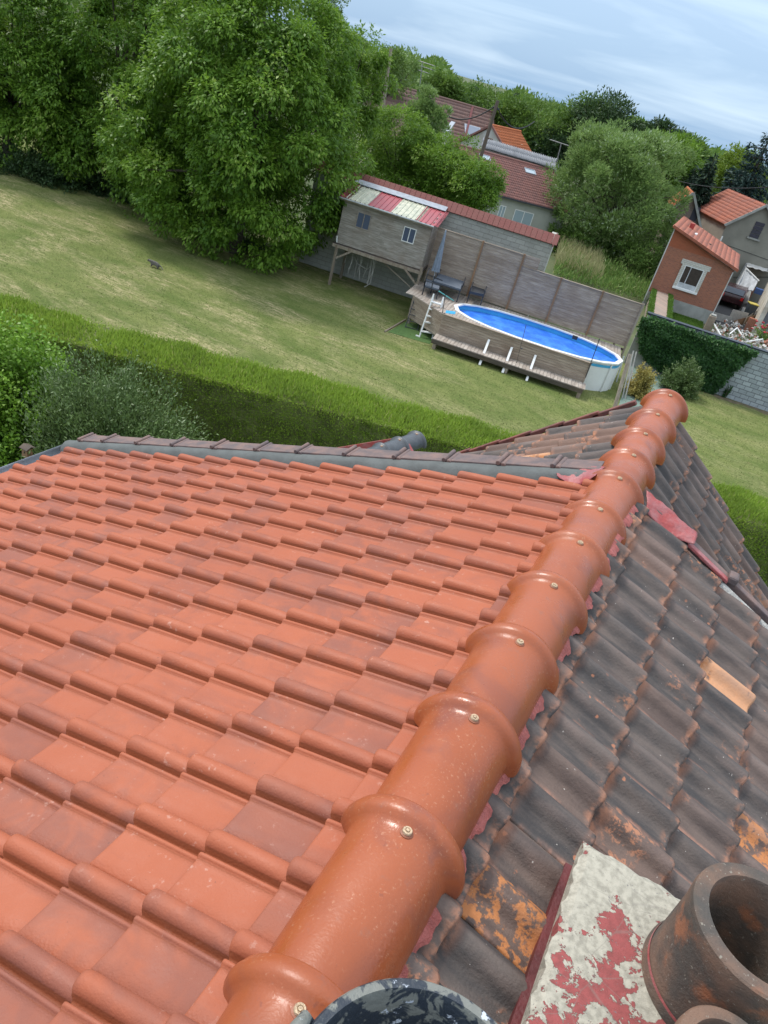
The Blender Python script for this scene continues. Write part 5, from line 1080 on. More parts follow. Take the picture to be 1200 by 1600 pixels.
p = G(1160, 488); t = thing('white_bucket', 'small white bucket standing left of the wheelie bin', 'bucket', p); mb = MB(); mb.lathe((p[0], p[1], 0), [(.12, 0), (.16, .32), (.17, .32), (.17, .34), (.15, .34), (.11, .02), (0, .02)], 20); mb.build('shell', M['white'], t, True); mb = MB(); mb.tube([p+rt*.16*math.cos(a)+Z*(.33+.12*math.sin(a)) for a in np.linspace(0, PI, 9)], .008, 5); mb.build('handle', M['steel'], t)
p = G(1176, 497); mb = MB(); mb.lathe((p[0], p[1], 0), [(.3, 0), (.34, .12), (.26, .3), (.1, .42), (0, .44)], 9); tag(mb.build('rubble_sack', M['tarp'], None, True), 'lumpy pale sack slumped at the foot of the wheelie bin', 'sack')
# car, mostly hidden behind the annex corner
p = AP(sR+1.0, 8.2, 0); t = thing('parked_car', 'dark red and black car half hidden behind the brick building', 'car', p)
prof = [(0, .35), (0, .85), (.12, 1.0), (.55, 1.42), (2.2, 1.45), (3.0, 1.0), (4.0, .85), (4.1, .35)]
mb = MB(); k_ = len(prof); v = [p-ua*.85+va_*a+Z*b for a, b in prof]+[p+ua*.85+va_*a+Z*b for a, b in prof]
mb.add(v, [tuple(range(k_)), tuple(range(2*k_-1, k_-1, -1))]+[(i, (i+1) % k_, (i+1) % k_+k_, i+k_) for i in range(k_)], .5); bd = mb.build('body', M['carred'], t, bevel=.08)
mb = MB(); mb.para(p-ua*.68+va_*.15+Z*1.02-va_*.03, ua*1.36, va_*.36+Z*.33, va_*-.03+Z*.03); mb.build('rear_window', M['glass'], t)
for sg in (-1, 1):
    mb = MB(); mb.para(p+ua*.70*sg-ua*.1-va_*.02+Z*.72, ua*.2, va_*.04, Z*.22); mb.build('tail_light', plain('red_lamp_lens', (.5, .02, .02), .2), t)
    for d_ in (.75, 3.3): mb = MB(); wc = p+ua*.78*sg+va_*d_+Z*.32; mb.tube([wc-ua*.1, wc+ua*.1], .32, 20); mb.build('wheel', M['rubber'], t, True)
# peeling white wall on the right
WL0, WL1 = G(1173, 520), G(1194, 408); wu = unit(WL1-WL0); wn = np.array([wu[1], -wu[0], 0]); t = thing('peeling_wall', 'long flaking whitewashed wall at the right edge of the yard', 'wall', WL0)
mb = MB(); mb.para(WL0-wu*.3, wu*13, wn*.3, Z*3.0); mb.build('masonry', M['shabby'], t); mb = MB(); mb.para(WL0-wu*.35+Z*3.0-wn*.05, wu*13.1, wn*.4, Z*.08); mb.build('capping', M['concrete'], t)
p = WL0; mb = MB(); mb.para(WL0-wu*.1-wn*.5, wn*.5, wu*.25, Z*.9); mb.build('buttress', M['brick'], t, bevel=.04)
# white sheeting lean-to
c0 = G(1150, 470); 
t = thing('sheeting_shelter', 'slanting shelter of grubby white plastic sheets behind the trailer', 'shelter', G(1150, 455))
def Pz(px, py, d): return CY(px, py, d*1.16)
qd = [Pz(1166, 392, 60.5), Pz(1163, 418, 57.0), Pz(1186, 438, 56.0), Pz(1178, 452, 55.5), Pz(1152, 452, 56.5), Pz(1150, 470, 56.0)]
def sheet(name, quad, mat, parent, n_=14, wig=.06):
    a, b, c_, d_ = quad; v = []
    for i in range(n_+1):
        for j in range(n_+1):
            s_, t_ = i/n_, j/n_; v.append((a*(1-s_)+b*s_)*(1-t_)+(d_*(1-s_)+c_*s_)*t_+np.array([0, 1, .5])*wig*math.sin(s_*19+t_*3)*math.sin(t_*7+s_*2))
    f = [(i*(n_+1)+j, i*(n_+1)+j+1, (i+1)*(n_+1)+j+1, (i+1)*(n_+1)+j) for i in range(n_) for j in range(n_)]
    o = mesh_obj(name, v, f, mat, parent, [rng.random()]*len(f), True); m_ = o.modifiers.new('s', 'SOLIDIFY'); m_.thickness = .02; return o
sheet('front_sheet', [Pz(1165, 419, 57), Pz(1185, 438, 56), Pz(1176, 455, 55.5), Pz(1149, 450, 56.5)], M['tarp'], t)
sheet('side_sheet', [Pz(1165, 392, 62), Pz(1166, 420, 57), Pz(1150, 452, 56.2), Pz(1147, 430, 61)], M['tarp'], t)
sheet('roof_sheet', [Pz(1166, 392, 62), Pz(1201, 402, 62), Pz(1200, 425, 58), Pz(1167, 416, 57.5)], M['whitewall'], t)
sheet('lower_sheet', [Pz(1149, 450, 56.5), Pz(1174, 455, 55.6), Pz(1168, 475, 55), Pz(1146, 470, 55.8)], plain('grey_sheeting', (.36, .36, .34), .6, .3, 3), t)
mb = MB(); mb.bar(Pz(1166, 419, 56.9), Pz(1186, 439, 55.9), .07); mb.bar(Pz(1166, 392, 61.9), Pz(1201, 402, 61.9), .09); mb.build('frame_rail', M['pvc'], t)
p = Pz(1190, 428, 57); t = thing('blue_crates', 'blue and brown boxes heaped under the white sheeting roof', 'boxes', (p[0], p[1], 0)); mb = MB(); mb.box(p[0]-.6, p[0]+.05, p[1], p[1]+.6, 0, min(p[2], 1.2)); mb.build('brown_box', M['brick'], t, bevel=.02); mb = MB(); mb.box(p[0]+.1, p[0]+.7, p[1]+.1, p[1]+.6, .9, 1.3); mb.build('blue_box', plain('blue_plastic', (.08, .16, .40)), t, bevel=.02)
# rubble heap with battens
hp = thing('rubble_heap', 'heap of broken plaster and bricks behind the black coped wall', 'rubble', G(1150, 530))
rb_, rw_ = MB(), MB()
for k in range(520):
    a = G(rng.uniform(1112, 1200), rng.uniform(512, 556)); hgt = .55*math.exp(-((a[0]-G(1150, 532)[0])/2.2)**2); s_ = rng.uniform(.05, .17)*(1.5 if rng.random() < .1 else 1); R_ = np.linalg.qr(rng.normal(size=(3, 3)))[0]
    (rb_ if rng.random() < .8 else rw_).para(a+Z*(hgt*rng.random()), R_[0]*s_, R_[1]*s_*rng.uniform(.4, 1), R_[2]*s_*rng.uniform(.3, .8))
o = rb_.build('plaster_rubble', M['rubble'], hp); o['kind'] = 'stuff'; o = rw_.build('brick_rubble', M['brick'], hp); o['kind'] = 'stuff'
for i, (a, b, c_, d_) in enumerate(((1112, 500, 1126, 524), (1140, 522, 1152, 512), (1152, 512, 1160, 526), (1166, 534, 1192, 530))):
    mb = MB(); mb.bar(G(a, b, .45), G(c_, d_, .55), .06); mb.build('batten', M['pvc'], hp)
t = thing('board_barrier', 'bowed pale boards fencing off the rubble in the yard', 'boards', G(1140, 503))
for i, (a, b, c_, d_, hh, mm) in enumerate(((1112, 498, 1140, 506, .45, 'rope'), (1137, 500, 1162, 506, .75, 'mortar'), (1160, 508, 1184, 492, .55, 'mortar'), (1142, 512, 1186, 500, .5, 'fencep'))):
    A_, B_ = G(a, b), G(c_, d_); mb = MB(); mb.para(A_, B_-A_, np.array([0, .05, 0]), Z*hh); mb.build('board', M[mm], t)
p = G(1190, 533); shrub('rose_bush', 'leggy rose bush with red and orange flowers beside the rubble heap', 'plant', (p[0], p[1], 0), (1.0, .8, 1.1), 2600, .10, 'weed', .5, .6, .1, 60)
fl = MB(); par = bpy.data.objects[-1] if False else [o for o in COL.objects if o.get('category') == 'plant' and o.name.startswith('rose')][0]
for k in range(34):
    q_ = p+np.array([rng.normal(0, .5), rng.normal(0, .35), rng.uniform(.5, 1.15)]); fl.lathe((q_[0], q_[1], 0), [(0, q_[2]-.05), (.07, q_[2]-.02), (.09, q_[2]+.03), (.04, q_[2]+.05), (0, q_[2]+.02)], 8, .2 if rng.random() < .6 else .9)
o = fl.build('blossom', M['flower'], par, True); o['kind'] = 'stuff'

# generic far house from photograph corners
def far_house(name, label, zr, ze, TL, TR, BL, wallm, roofm, nu, nv, depth2=True, hip=None, amp=.05, ridge_tiles=True, group=None):
    a, b, c_ = G(*TL, zr), G(*TR, zr), G(*BL, ze); u = unit(b-a); L_ = np.linalg.norm(b-a); D = (c_-a)-u*((c_-a)@u)     # slope vector square to the ridge
    hz_ = np.array([D[0], D[1], 0]); wd = np.linalg.norm(hz_); nn = hz_/wd
    t = thing(name, label, 'house', (a+b)/2*np.array([1, 1, 0])+hz_, group)
    roof_panel('roof', a, b-a, D, nu, nv, roofm, t, amp, .03)
    roof_panel('rear_roof', b, a-b, np.array([-D[0], -D[1], D[2]]), nu, nv, roofm, t, amp, .03)
    e = .25; a0, b0_ = a+u*.12, b-u*.12
    mb = MB(); ring = [a0+nn*(wd-e), a0-nn*(wd-e)]; k = [np.array([p[0], p[1], 0]) for p in (a0+nn*(wd-e), b0_+nn*(wd-e), b0_-nn*(wd-e), a0-nn*(wd-e))]
    zt = ze+(zr-ze)*e/wd-.12; top = [p+Z*zt for p in k]; ra, rb2 = a0+Z*-.12, b0_+Z*-.12
    v = k+top+[ra, rb2]; mb.add(v, [(3, 2, 1, 0), (0, 1, 5, 4), (2, 3, 7, 6), (1, 2, 6, 9, 5), (3, 0, 4, 8, 7), (4, 5, 9, 8), (6, 7, 8, 9)], .5); w_ = mb.build('walls', wallm, t)
    if ridge_tiles: mb = MB(); mb.tube([a-u*.05+Z*.03, b+u*.05+Z*.03], .11, 8); mb.build('ridge', roofm, t)
    return t, a, u, D, nn, wd, L_
RT = lambda n_, c, c2, s=1.0: plain(n_, c, .8, .3, s, c2=c2, bump=.01)
m_or2 = RT('orange_brown_roof', (.40, .13, .075), (.27, .11, .08), .8)
m_red, m_brown, m_or = RT('red_brown_roof', (.245, .105, .085), (.17, .085, .075), .7), RT('brown_roof', (.22, .130, .105), (.165, .105, .09), .7), RT('bright_orange_roof', (.50, .15, .055), (.42, .13, .05), 1.5)
t, a, u, D, nn, wd, L_ = far_house('bungalow', 'long low house with red brown tiled roof and two skylights and pale walls', 4.7, 2.7, (715, 227), (866, 268), (784, 306), M['palewall'], m_red, 56, 16)
def on_roof(px, py, a, D, u):
    n_ = np.cross(u, D); r = ray(px, py); P0 = a-np.array([0, 0, H]); return r*((P0@n_)/(r@n_))+Z*H
nrf = np.cross(u, D); nrf /= np.linalg.norm(nrf); nrf = nrf if nrf[2] > 0 else -nrf; Dh = D/np.linalg.norm(D)
for (x_, y_) in ((757, 247), (828, 269)):
    c_ = on_roof(x_, y_, a, D, u); mb = MB(); 
    for s_, q_, w_, l_ in ((-.45, -.38, .9, .07), (-.45, .31, .9, .07)): mb.para(c_+u*s_+Dh*q_, u*w_, Dh*l_, nrf*.10)
    for s_ in (-.45, .38): mb.para(c_+u*s_+Dh*-.31, u*.07, Dh*.62, nrf*.10)
    o = mb.build('skylight', M['zinc'], t); mb = MB(); mb.para(c_-u*.38-Dh*.31, u*.76, Dh*.62, nrf*.07); mb.build('pane', M['skyglass'], o)
wA = np.array([(a+nn*(wd-.25))[0], (a+nn*(wd-.25))[1], 0]); 
for (x0, y0, x1, y1) in ((805, 327, 834, 348), (782, 318, 790, 336)):
    p0_, p1_ = V(x0, y0, wA, u), V(x1, y0+9, wA, u); s0_, s1_ = float((p0_-wA)@u), float((p1_-wA)@u); z1_ = V((x0+x1)/2, y0+3, wA, u)[2]; z0_ = z1_-1.15
    window(t, wA, u, s0_, s1_, z0_, z1_, 'pvc', 'skyglass', 1, nrm=nn)
mb = MB(); g0 = a+D-Z*.05+nn*.05; mb.bar(g0, g0+u*L_, .12, .10); mb.build('gutter', M['anth'], t)
# white firewall at its left end and fibre cement sheets behind the ridge
pw = [CY(708, 192, a[1]+2.2), CY(695, 210, a[1]+.5), CY(696, 246, a[1]-.6), CY(708, 234, a[1]+.6)]
t2 = thing('white_gable', 'narrow white rendered gable wall rising left of the bungalow roof', 'wall', (pw[2][0], pw[2][1], 0)); mb = MB(); pb_ = [np.array([p[0], p[1], 0]) for p in (pw[2], pw[3])]
wallpoly(mb, [pb_[0], pb_[1], pw[0], pw[1]], .25, np.array([-1, .2, 0])); mb.build('render_wall', M['whitewall'], t2); mb = MB(); mb.bar(pw[1]+Z*.05, pw[0]+Z*.05, .35, .1); mb.build('capping', M['zinc'], t2)
t3 = thing('outbuilding', 'low grey corrugated fibre cement roof running behind the bungalow ridge', 'outbuilding', (a[0]+u[0]*5, a[1]+2, 0))
q0_, q1_ = G(752, 228, 5.0), G(868, 262, 5.0); uu = unit(q1_-q0_); back = np.array([-uu[1], uu[0], 0]); roof_panel('corrugated_roof', q0_+back*2.2+Z*.45, q1_-q0_, -back*2.4-Z*.5, 40, 2, M['asb'], t3, .09, .02)
mb = MB(); k_ = q0_*np.array([1, 1, 0]); mb.para(k_+back*.1, (q1_-q0_), back*2.0, Z*4.85); mb.build('walls', M['palewall'], t3)
# orange roofed house
t, a, u, D, nn, wd, L_ = far_house('orange_roof_house', 'white gabled house with a bright orange tiled roof behind the grey corrugated roof', 6.1, 3.7, (768, 196), (813, 206), (792, 238), M['whitewall'], m_or, 16, 12)
gA = (a+u*.12)*np.array([1, 1, 0]); ung = nn; p0_ = V(764, 222, gA, nn); s_ = float((p0_-gA)@nn); window(t, gA, nn, s_-.35, s_+.35, p0_[2]-.55, p0_[2]+.35, 'fencep', 'hatch', 0, nrm=-u)
mb = MB()
for sg in (1, -1): mb.bar(a-u*.02+Z*.02, a-u*.02+nn*sg*wd+Z*(D[2]+.02), .12, .16)
mb.build('verge_tiles', m_red, t)
# brown roofed houses
t, a, u, D, nn, wd, L_ = far_house('brown_roof_house', 'large house with a plain brown tiled roof and small skylight behind the white gable', 6.9, 2.9, (672, 148), (771, 176), (700, 236), M['greywall'], m_brown, 40, 14, amp=.02)
nrf = np.cross(u, D); nrf /= np.linalg.norm(nrf); nrf = nrf if nrf[2] > 0 else -nrf; Dh = D/np.linalg.norm(D); c_ = on_roof(739, 206, a, D, u); mb = MB(); mb.para(c_-u*.9-Dh*.75, u*1.7, Dh*1.5, nrf*.08); o = mb.build('skylight', M['zinc'], t); mb = MB(); mb.para(c_-u*.8-Dh*.65+nrf*.08, u*1.5, Dh*1.3, nrf*.015); mb.build('pane', glass('dark_skylight', (.16, .20, .26), .2), o)
c1_, c2_ = on_roof(738, 168, a, D, u), on_roof(724, 226, a, D, u); mb = MB(); mb.bar(c1_+nrf*.05, c2_+nrf*.05, .22, .12); mb.build('party_wall_strip', M['darkred'], t)
t, a, u, D, nn, wd, L_ = far_house('brown_roof_house', 'brown tiled house with cream gable half hidden by the big cherry tree', 6.9, 2.6, (560, 118), (650, 143), (575, 190), plain('cream_gable', (.56, .53, .36), .9), m_brown, 36, 14, amp=.02)
for (x_, y_) in ((567, 195), (574, 184)):
    c_ = on_roof(x_, y_, a, D, u); nrf = np.cross(u, D); nrf /= np.linalg.norm(nrf); nrf = nrf if nrf[2] > 0 else -nrf; Dh = D/np.linalg.norm(D); mb = MB(); mb.para(c_-u*.4-Dh*.4, u*.8, Dh*.8, nrf*.08); o = mb.build('skylight', M['zinc'], t); mb = MB(); mb.para(c_-u*.33-Dh*.33+nrf*.08, u*.66, Dh*.66, nrf*.012); mb.build('pane', M['skyglass'], o)
# small dark brick house and grey rendered house on the right
def gable_front(name, label, A, u, left, apex, right_s, depth, wallm, roofm, nu=18, nv=12, skew=0.0):
    """gable facing the camera: left eave pixel, apex pixel, right eave offset"""
    pl, pa = V(*left, A, u), V(*apex, A, u); v_ = unit(np.array([-u[1]-skew, u[0], 0])); t = thing(name, label, 'house', (pl[0], pl[1], 0))
    sl_, sa = float((pl-A)@u), float((pa-A)@u); sr_ = sa+right_s; zl, za = pl[2], pa[2]; zr_ = za-(za-zl)/(sa-sl_)*right_s
    P = lambda s, d, z: A*np.array([1, 1, 0])+u*s+v_*d+Z*z
    mb = MB(); v = [P(sl_, 0, 0), P(sr_, 0, 0), P(sr_, 0, zr_), P(sa, 0, za), P(sl_, 0, zl)]; wallpoly(mb, v, depth, v_); mb.build('walls', wallm, t)
    ov = .25; dz = (za-zl)/(sa-sl_)
    roof_panel('roof', P(sa, -ov, za+.06), v_*(depth+2*ov), -u*(sa-sl_+ov)-Z*dz*(sa-sl_+ov), nu, nv, roofm, t, .04); roof_panel('roof', P(sa, depth+ov, za+.06), -v_*(depth+2*ov), u*(right_s+ov)-Z*dz*(right_s+ov), nu, nv, roofm, t, .04)
    mb = MB(); mb.bar(P(sl_-ov, -ov-.04, zl-dz*ov+.02), P(sa, -ov-.04, za+.05), .08, .18); mb.bar(P(sa, -ov-.04, za+.05), P(sr_+ov, -ov-.04, zr_-dz*ov+.02), .08, .18); mb.build('verge_board', M['concrete'], t)
    return t, P, sl_, sa
GA = np.array([0.0, 68.0, 0]); ug2 = np.array([math.cos(.2), math.sin(.2), 0])
t, P, sl_, sa = gable_front('grey_house', 'grey rendered house with orange tiled roof and dark shuttered window at right edge', GA, ug2, (1137, 348), (1196, 321), 4.5, 8.0, M['greywall'], m_or2, 22, 10, 0.26)
w0, w1 = V(1183, 345, GA, ug2), V(1195, 348, GA, ug2); s0_, s1_ = float((w0-GA)@ug2), float((w1-GA)@ug2); z1_ = w0[2]; z0_ = V(1176, 371, GA, ug2)[2]
mb = MB(); 
for k in range(4): mb.para(P(s0_-.05, -.06, z0_+k*(z1_-z0_)/4), ug2*(s1_-s0_+.1), np.array([-ug2[1], ug2[0], 0])*.055, Z*((z1_-z0_)/4-.04))
mb.build('shutter', M['shutter'], t); mb = MB(); mb.para(P(s0_-.2, -.15, z0_-.14), ug2*(s1_-s0_+.4), np.array([-ug2[1], ug2[0], 0])*.15, Z*.12); mb.build('window_sill', M['concrete'], t)
mb = MB(); mb.tube([P(sl_+.05, -.08, 3.9), P(sl_+.05, -.08, .6)], .06, 8); mb.build('drainpipe', M['pvc'], t, True)
mb = MB(); mb.tube([P(sl_+2.2, -.03, 1.3), P(sl_+5, -.03, 2.2)], .02, 5); mb.tube([P(sl_+.3, -.03, 3.4), P(sl_+5, -.03, 3.2)], .015, 5); mb.build('wall_cable', M['rubber'], t)
GB = np.array([-2.0, 67.0, 0])
t, P, sl_, sa = gable_front('small_brick_house', 'small dark brick gabled house between the silver tree and the dark conifer', GB, ug2, (1056, 321), (1083, 302), 2.4, 6.0, mat_brick('dull_brown_brick', (.30, .19, .16), (.24, .155, .13), (.30, .26, .22)), m_or)
mb = MB(); c_ = V(1086, 334, GB, ug2); vv = np.array([-ug2[1], ug2[0], 0]); mb.para(c_-ug2*.25-vv*.03-Z*.5, ug2*.5, vv*.025, Z*1.0); mb.build('window', M['shutter'], t)
far_house('distant_house', 'tiny white house with pinkish roof far away beyond the conifers', 6.2, 3.5, (1088, 255), (1101, 258), (1088, 268), M['whitewall'], m_brown, 10, 6)
far_house('white_annex', 'white low pitched roof by the television aerial behind the silver tree', 4.6, 3.9, (868, 250), (890, 242), (866, 268), M['whitewall'], M['tarp'], 8, 4)

# aerials and poles
def aerial(label, base, top, bars_, r=.03):
    t = thing('tv_aerial', label, 'aerial', base); mb = MB(); mb.tube([base, top], r, 6); mb.build('mast', M['steel'], t)
    m_ = mpp(top)
    for (f_, l0, l1, dirv) in bars_:
        c_ = base*(1-f_)+top*f_; mb = MB(); mb.tube([c_+dirv*l0, c_+dirv*l1], r*.8, 5)
        for k in np.linspace(l0, l1, 6): mb.tube([c_+dirv*k-np.array([.0, .3, 0]), c_+dirv*k+np.array([.0, .3, 0])], r*.4, 4)
        mb.build('element', M['steel'], t)
    return t
e1 = unit(np.array([1, .1, -.02])); b_ = CY(655, 143, 56); t_ = CY(660, 97, 56); aerial('thin television aerial with three cross bars above the brown roofs', b_, t_, [(1, -.2, .9, e1), (.85, -.1, .8, e1), (.7, -.15, .5, e1)], .035)
b_ = CY(869, 256, 70); t_ = CY(877, 224, 70); aerial('pale T shaped television aerial left of the silver tree', b_, t_, [(1, -1.0, .8, e1)], .05)
def pole(label, base_px, top_px, Yd, r=.13, mat='polew'):
    tp_ = CY(*top_px, Yd); bp = CY(*base_px, Yd); d_ = unit(tp_-bp); b0 = tp_+d_*((0-tp_[2])/d_[2]); t = thing('utility_pole', label, 'pole', b0); mb = MB(); mb.tube([b0, tp_], [r, r*.8], 10); mb.build('shaft', M[mat], t, True); return t, tp_
t, tpole = pole('wooden utility pole leaning against the sky in front of the brown roof', (757, 226), (778, 157), 58, .16)
mb = MB()
for k in (.5, 5.6, 6.2): mb.bar(tpole-Z*k-e1*.25, tpole-Z*k+e1*.3, .10)
mb.build('bracket', M['anth'], t)
def cable(label, pts, r=.03):
    t = thing('overhead_cable', label, 'cable', pts[0]); a, b = pts[0], pts[-1]; sag = pts[1] if len(pts) == 3 else .8
    P = [a*(1-k)+b*k-Z*4*sag*k*(1-k) for k in np.linspace(0, 1, 17)]; mb = MB(); mb.tube(P, r, 5); mb.build('wire', M['rubber'], t)
cable('black cable from the leaning pole to the brown roof on its left', [tpole-Z*.3, 1.2, CY(672, 152, 57)], .05)
cable('black cable from the leaning pole down to the right', [tpole-Z*.3, 1.0, CY(835, 190, 75)], .05)
pole('bare timber pole beside the cherry tree crown', (604, 128), (611, 76), 60, .15, 'postw')
cable('thin cable crossing in front of the dark conifer', [CY(1060, 283, 66), .3, CY(1215, 291, 60)], .03)

# =================================================================== TREES
def ctree(px, py, Yd, rx, ry, name='tree', depth=.9, **k):
    c = CY(px, py, Yd); m_ = mpp(c); R = (rx*m_, rx*m_*depth, ry*m_); base = np.array([c[0]-0.05*R[0], c[1], 0])
    return tree(name, k.pop('label'), 'tree', base, c, R, **k)
GT = 'cherry trees at the far side of the lawn'
ctree(398, 210, 29.5, 172, 220, 'cherry_tree', label='largest leafy cherry tree overhanging the treehouse and the lawn', nb=360, br=.78, ns=92, leaf=.19, mat='cherry', droop=.75, per=4, trunk=.3, group=GT, low=-.95, fan=.5, wr=.48, inner=.28)
ctree(190, 150, 32.0, 135, 205, 'cherry_tree', label='tall cherry tree in the middle of the row at upper left', nb=240, br=.85, ns=95, leaf=.20, mat='cherry', droop=.75, per=4, trunk=.3, group=GT, low=-.9, fan=.5, wr=.48, inner=.28)
ctree(15, 115, 29.5, 120, 178, 'cherry_tree', label='cherry tree cut by the left edge of the picture', nb=200, br=.85, ns=90, leaf=.20, mat='cherry', droop=.75, per=4, trunk=.3, group=GT, low=-.9, fan=.5, wr=.48, inner=.28)
ctree(90, 60, 48, 170, 140, 'background_tree', label='dark tree closing the gap behind the left cherry trees', nb=90, br=1.6, ns=70, leaf=.28, mat='wood1', droop=.3, per=3, trunk=.35)
ctree(290, 60, 50, 130, 130, 'background_tree', label='dark tree closing the gap behind the middle cherry tree', nb=70, br=1.6, ns=70, leaf=.28, mat='wood1', droop=.3, per=3, trunk=.35)
ctree(548, 135, 37, 58, 66, 'cherry_tree', label='slender lighter cherry tree beside the timber pole, right of the largest one', nb=60, br=.6, ns=80, leaf=.17, mat='cherry2', droop=.7, per=4, trunk=.16, group=GT, fan=.5, wr=.45)
ctree(265, 235, 30.5, 75, 130, 'cherry_tree', label='lower cherry tree between the largest one and the tall one', nb=130, br=.7, ns=85, leaf=.17, mat='cherry', droop=.75, per=4, trunk=.16, group=GT, low=-.95, fan=.5, wr=.48, inner=.28)
# undergrowth at the foot of the cherries
for i, (x_, y_, rr_) in enumerate(((60, 300, 1.6), (150, 318, 1.5), (235, 345, 1.3), (330, 395, 1.2), (0, 285, 1.6))):
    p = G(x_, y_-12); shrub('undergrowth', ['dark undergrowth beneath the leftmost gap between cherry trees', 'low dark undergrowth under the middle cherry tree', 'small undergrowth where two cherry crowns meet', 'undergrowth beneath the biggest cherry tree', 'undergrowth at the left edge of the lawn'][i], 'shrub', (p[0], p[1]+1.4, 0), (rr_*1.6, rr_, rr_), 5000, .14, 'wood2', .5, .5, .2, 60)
ctree(495, 35, 75, 24, 75, 'poplar', label='narrow grey green poplar rising behind the cherry tree', nb=60, br=1.1, ns=70, leaf=.28, mat='willow', droop=-.3, per=3, trunk=.25, inner=.3)
ctree(590, 112, 70, 38, 42, 'background_tree', label='bushy green tree beside the bare timber pole', nb=40, br=1.0, ns=60, leaf=.25, mat='wood1', droop=.1, per=3)
ctree(628, 118, 88, 20, 30, 'background_tree', label='pale feathery tree right of the bare timber pole', nb=26, br=.9, ns=50, leaf=.28, mat='willow', droop=.0, per=3)
GM = 'trees behind the tall block wall'
ctree(625, 245, 42.5, 62, 62, label='leafy tree immediately behind the left part of the block wall', nb=60, br=.75, ns=100, leaf=.17, mat='cherry2', droop=.5, per=4, group=GM, wr=.38)
ctree(690, 276, 43, 56, 52, label='broad leafy tree behind the middle of the block wall', nb=66, br=.7, ns=100, leaf=.17, mat='cherry2', droop=.5, per=4, group=GM, wr=.38)
ctree(742, 298, 42, 36, 36, label='smaller bright tree behind the block wall below the bungalow roof', nb=46, br=.6, ns=95, leaf=.16, mat='cherry2', droop=.5, per=4, group=GM, wr=.38)
ctree(560, 235, 47, 50, 60, label='tree filling the gap between the cherry and the block wall', nb=46, br=.8, ns=80, leaf=.19, mat='cherry', droop=.5, per=4, group=GM, wr=.38)
ctree(650, 205, 47, 13, 62, 'sapling_poplar', label='slim silvery poplar sapling left of the white gable', nb=34, br=.5, ns=70, leaf=.17, mat='willow', droop=-.5, per=3, trunk=.08, inner=.4)
ctree(677, 215, 47, 15, 50, 'sapling_poplar', label='slim silvery poplar sapling touching the white gable', nb=34, br=.5, ns=70, leaf=.17, mat='willow', droop=-.5, per=3, trunk=.08, inner=.4)
ctree(966, 308, 62, 92, 98, 'silver_tree', label='large rounded silvery green tree in the middle distance', nb=170, br=1.05, ns=110, leaf=.24, mat='willow', droop=-.35, per=4, trunk=.3, low=-.95, wr=.34)
ctree(985, 415, 59, 34, 34, 'shrub_tree', label='low bright shrub below the large silver tree', nb=26, br=.7, ns=80, leaf=.2, mat='weed', droop=-.3, per=3, trunk=.06)
ctree(905, 390, 60, 40, 30, 'shrub_tree', label='dark shrub at the left foot of the large silver tree', nb=26, br=.8, ns=70, leaf=.2, mat='wood1', droop=.0, per=3, trunk=.06)
GFt = 'trees along the skyline'
sk_ = [(690, 142, 90, 26, 20, 'wood1', 'green tree on the skyline directly behind the brown roof ridge'), (703, 140, 98, 10, 14, 'wood2', 'small dark tree on the skyline above the brown roof'), (745, 160, 100, 34, 20, 'wood1', 'green tree on the skyline left of the leaning pole'), (735, 152, 104, 13, 11, 'wood2', 'dark round tree on the skyline above the brown roof'),
       (800, 195, 84, 36, 26, 'wood1', 'low green tree just right of the orange roof ridge'), (850, 205, 86, 48, 40, 'wood1', 'broad green tree on the skyline right of the orange roof'), (905, 200, 88, 40, 40, 'wood1', 'green tree rising behind the left side of the silver tree'), (940, 195, 86, 36, 34, 'wood2', 'dark tree on the skyline behind the silver tree top'), (960, 220, 92, 30, 26, 'wood1', 'green tree peeping over the silver tree'),
       (1000, 222, 88, 24, 26, 'wood2', 'dark ragged tree on the skyline right of the silver tree top'), (1030, 225, 86, 30, 26, 'wood2', 'dark tree with a flat ragged top right of the silver tree'), (1058, 258, 84, 38, 42, 'wood1', 'bright green tree leaning out from the silver tree right side'), (1035, 262, 80, 36, 44, 'cherry2', 'leafy tree overlapping the right side of the silver tree'), (870, 248, 84, 34, 26, 'wood2', 'dark trees mass behind the T shaped aerial')]
for (a, b, Yd, rx, ry, mm, lb) in sk_: ctree(a, b+4, Yd, rx, ry, 'skyline_tree', label=lb, nb=44, br=1.25*rx/34, ns=60, leaf=.34, mat=mm, droop=.1, per=3, trunk=.25, group=GFt, inner=.15)
ctree(1150, 282, 92, 26, 30, 'lime_tree', label='yellow green tree between the dark conifer and the cedar', nb=50, br=1.2, ns=60, leaf=.32, mat='lime', droop=-.1, per=3)
def con_at(px_t, py_t, Yd, r_px, label, **k):
    tp = CY(px_t, py_t, Yd); return conifer(k.pop('name', 'conifer'), label, (tp[0], tp[1], 0), tp[2], r_px*mpp(tp), **k)
con_at(808, 144, 95, 18, 'small dark spire shaped conifer standing out on the skyline', tiers=11, dens=200, leaf=.5, droop=.1, z0=.35)
con_at(1118, 244, 74, 44, 'dark dense conifer left of the blue grey cedar', tiers=17, dens=900, leaf=.45, droop=.35, z0=.05)
con_at(1088, 262, 78, 26, 'slim dark conifer above the small brick house', tiers=14, dens=500, leaf=.42, droop=.35, z0=.05)
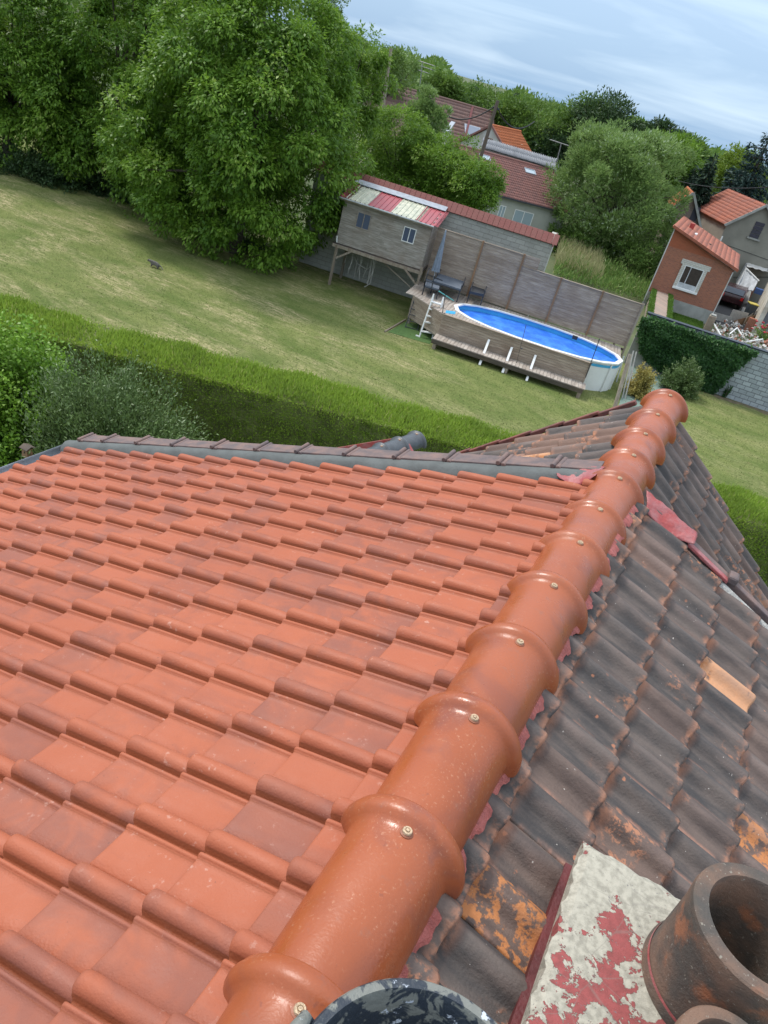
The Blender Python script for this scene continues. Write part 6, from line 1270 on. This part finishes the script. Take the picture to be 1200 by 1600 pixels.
con_at(1212, 196, 82, 88, 'large blue grey cedar with drooping layered branches at the right edge', name='cedar', mat='cedar', tiers=15, dens=1700, leaf=.42, droop=.22, z0=.08)
con_at(1150, 284, 84, 46, 'low spreading blue grey cedar bough tree above the grey house roof', name='cedar', mat='cedar', tiers=9, dens=900, leaf=.40, droop=.25, z0=.1)
# rough weeds behind the fence
n = 26000; a_ = rng.random(n); b_ = rng.random(n)**.8; q_ = [G(862, 432), G(1022, 480), G(1018, 424), G(880, 372)]
P = np.outer((1-a_)*(1-b_), q_[0])+np.outer(a_*(1-b_), q_[1])+np.outer(a_*b_, q_[2])+np.outer((1-a_)*b_, q_[3]); hgt = rng.uniform(.2, 1.6, n)*(0.6+.4*np.sin(P[:, 0]*1.7)*np.sin(P[:, 1]*1.1)); P[:, 2] = hgt*rng.random(n)
leaves_mesh('weeds', P, unit(rng.normal(0, .35, (n, 3))+Z), unit(rng.normal(size=(n, 3))), rng.uniform(.12, .45, n), .06, M['weed'])['kind'] = 'stuff'
n = 3200; a_ = rng.random(n); b_ = rng.random(n); q_ = [G(862, 425), G(935, 450), G(930, 415), G(868, 392)]
P = np.outer((1-a_)*(1-b_), q_[0])+np.outer(a_*(1-b_), q_[1])+np.outer(a_*b_, q_[2])+np.outer((1-a_)*b_, q_[3]); P[:, 2] = rng.uniform(0, 1.1, n)
leaves_mesh('tall_dry_grass', P, unit(rng.normal(0, .22, (n, 3))+Z), unit(rng.normal(size=(n, 3))), rng.uniform(.3, .7, n), .035, M['straw'])['kind'] = 'stuff'
# distant woodland closing the view
n = 110000; az = rng.uniform(-1.1, 0.9, n); R_ = rng.uniform(150, 330, n); hh = 7.4+R_*0.0035*(1+1.6*np.sin(az*23)+1.4*np.sin(az*57+1)+1.0*np.sin(az*131)); P = np.stack([R_*np.sin(az), R_*np.cos(az), hh*rng.random(n)**.5], 1)
leaves_mesh('distant_woodland', P, unit(rng.normal(0, .7, (n, 3))+Z*.3), unit(rng.normal(0, .6, (n, 3))+Z), rng.uniform(.8, 1.8, n)*R_/220, .9, M['wood1'])['kind'] = 'stuff'
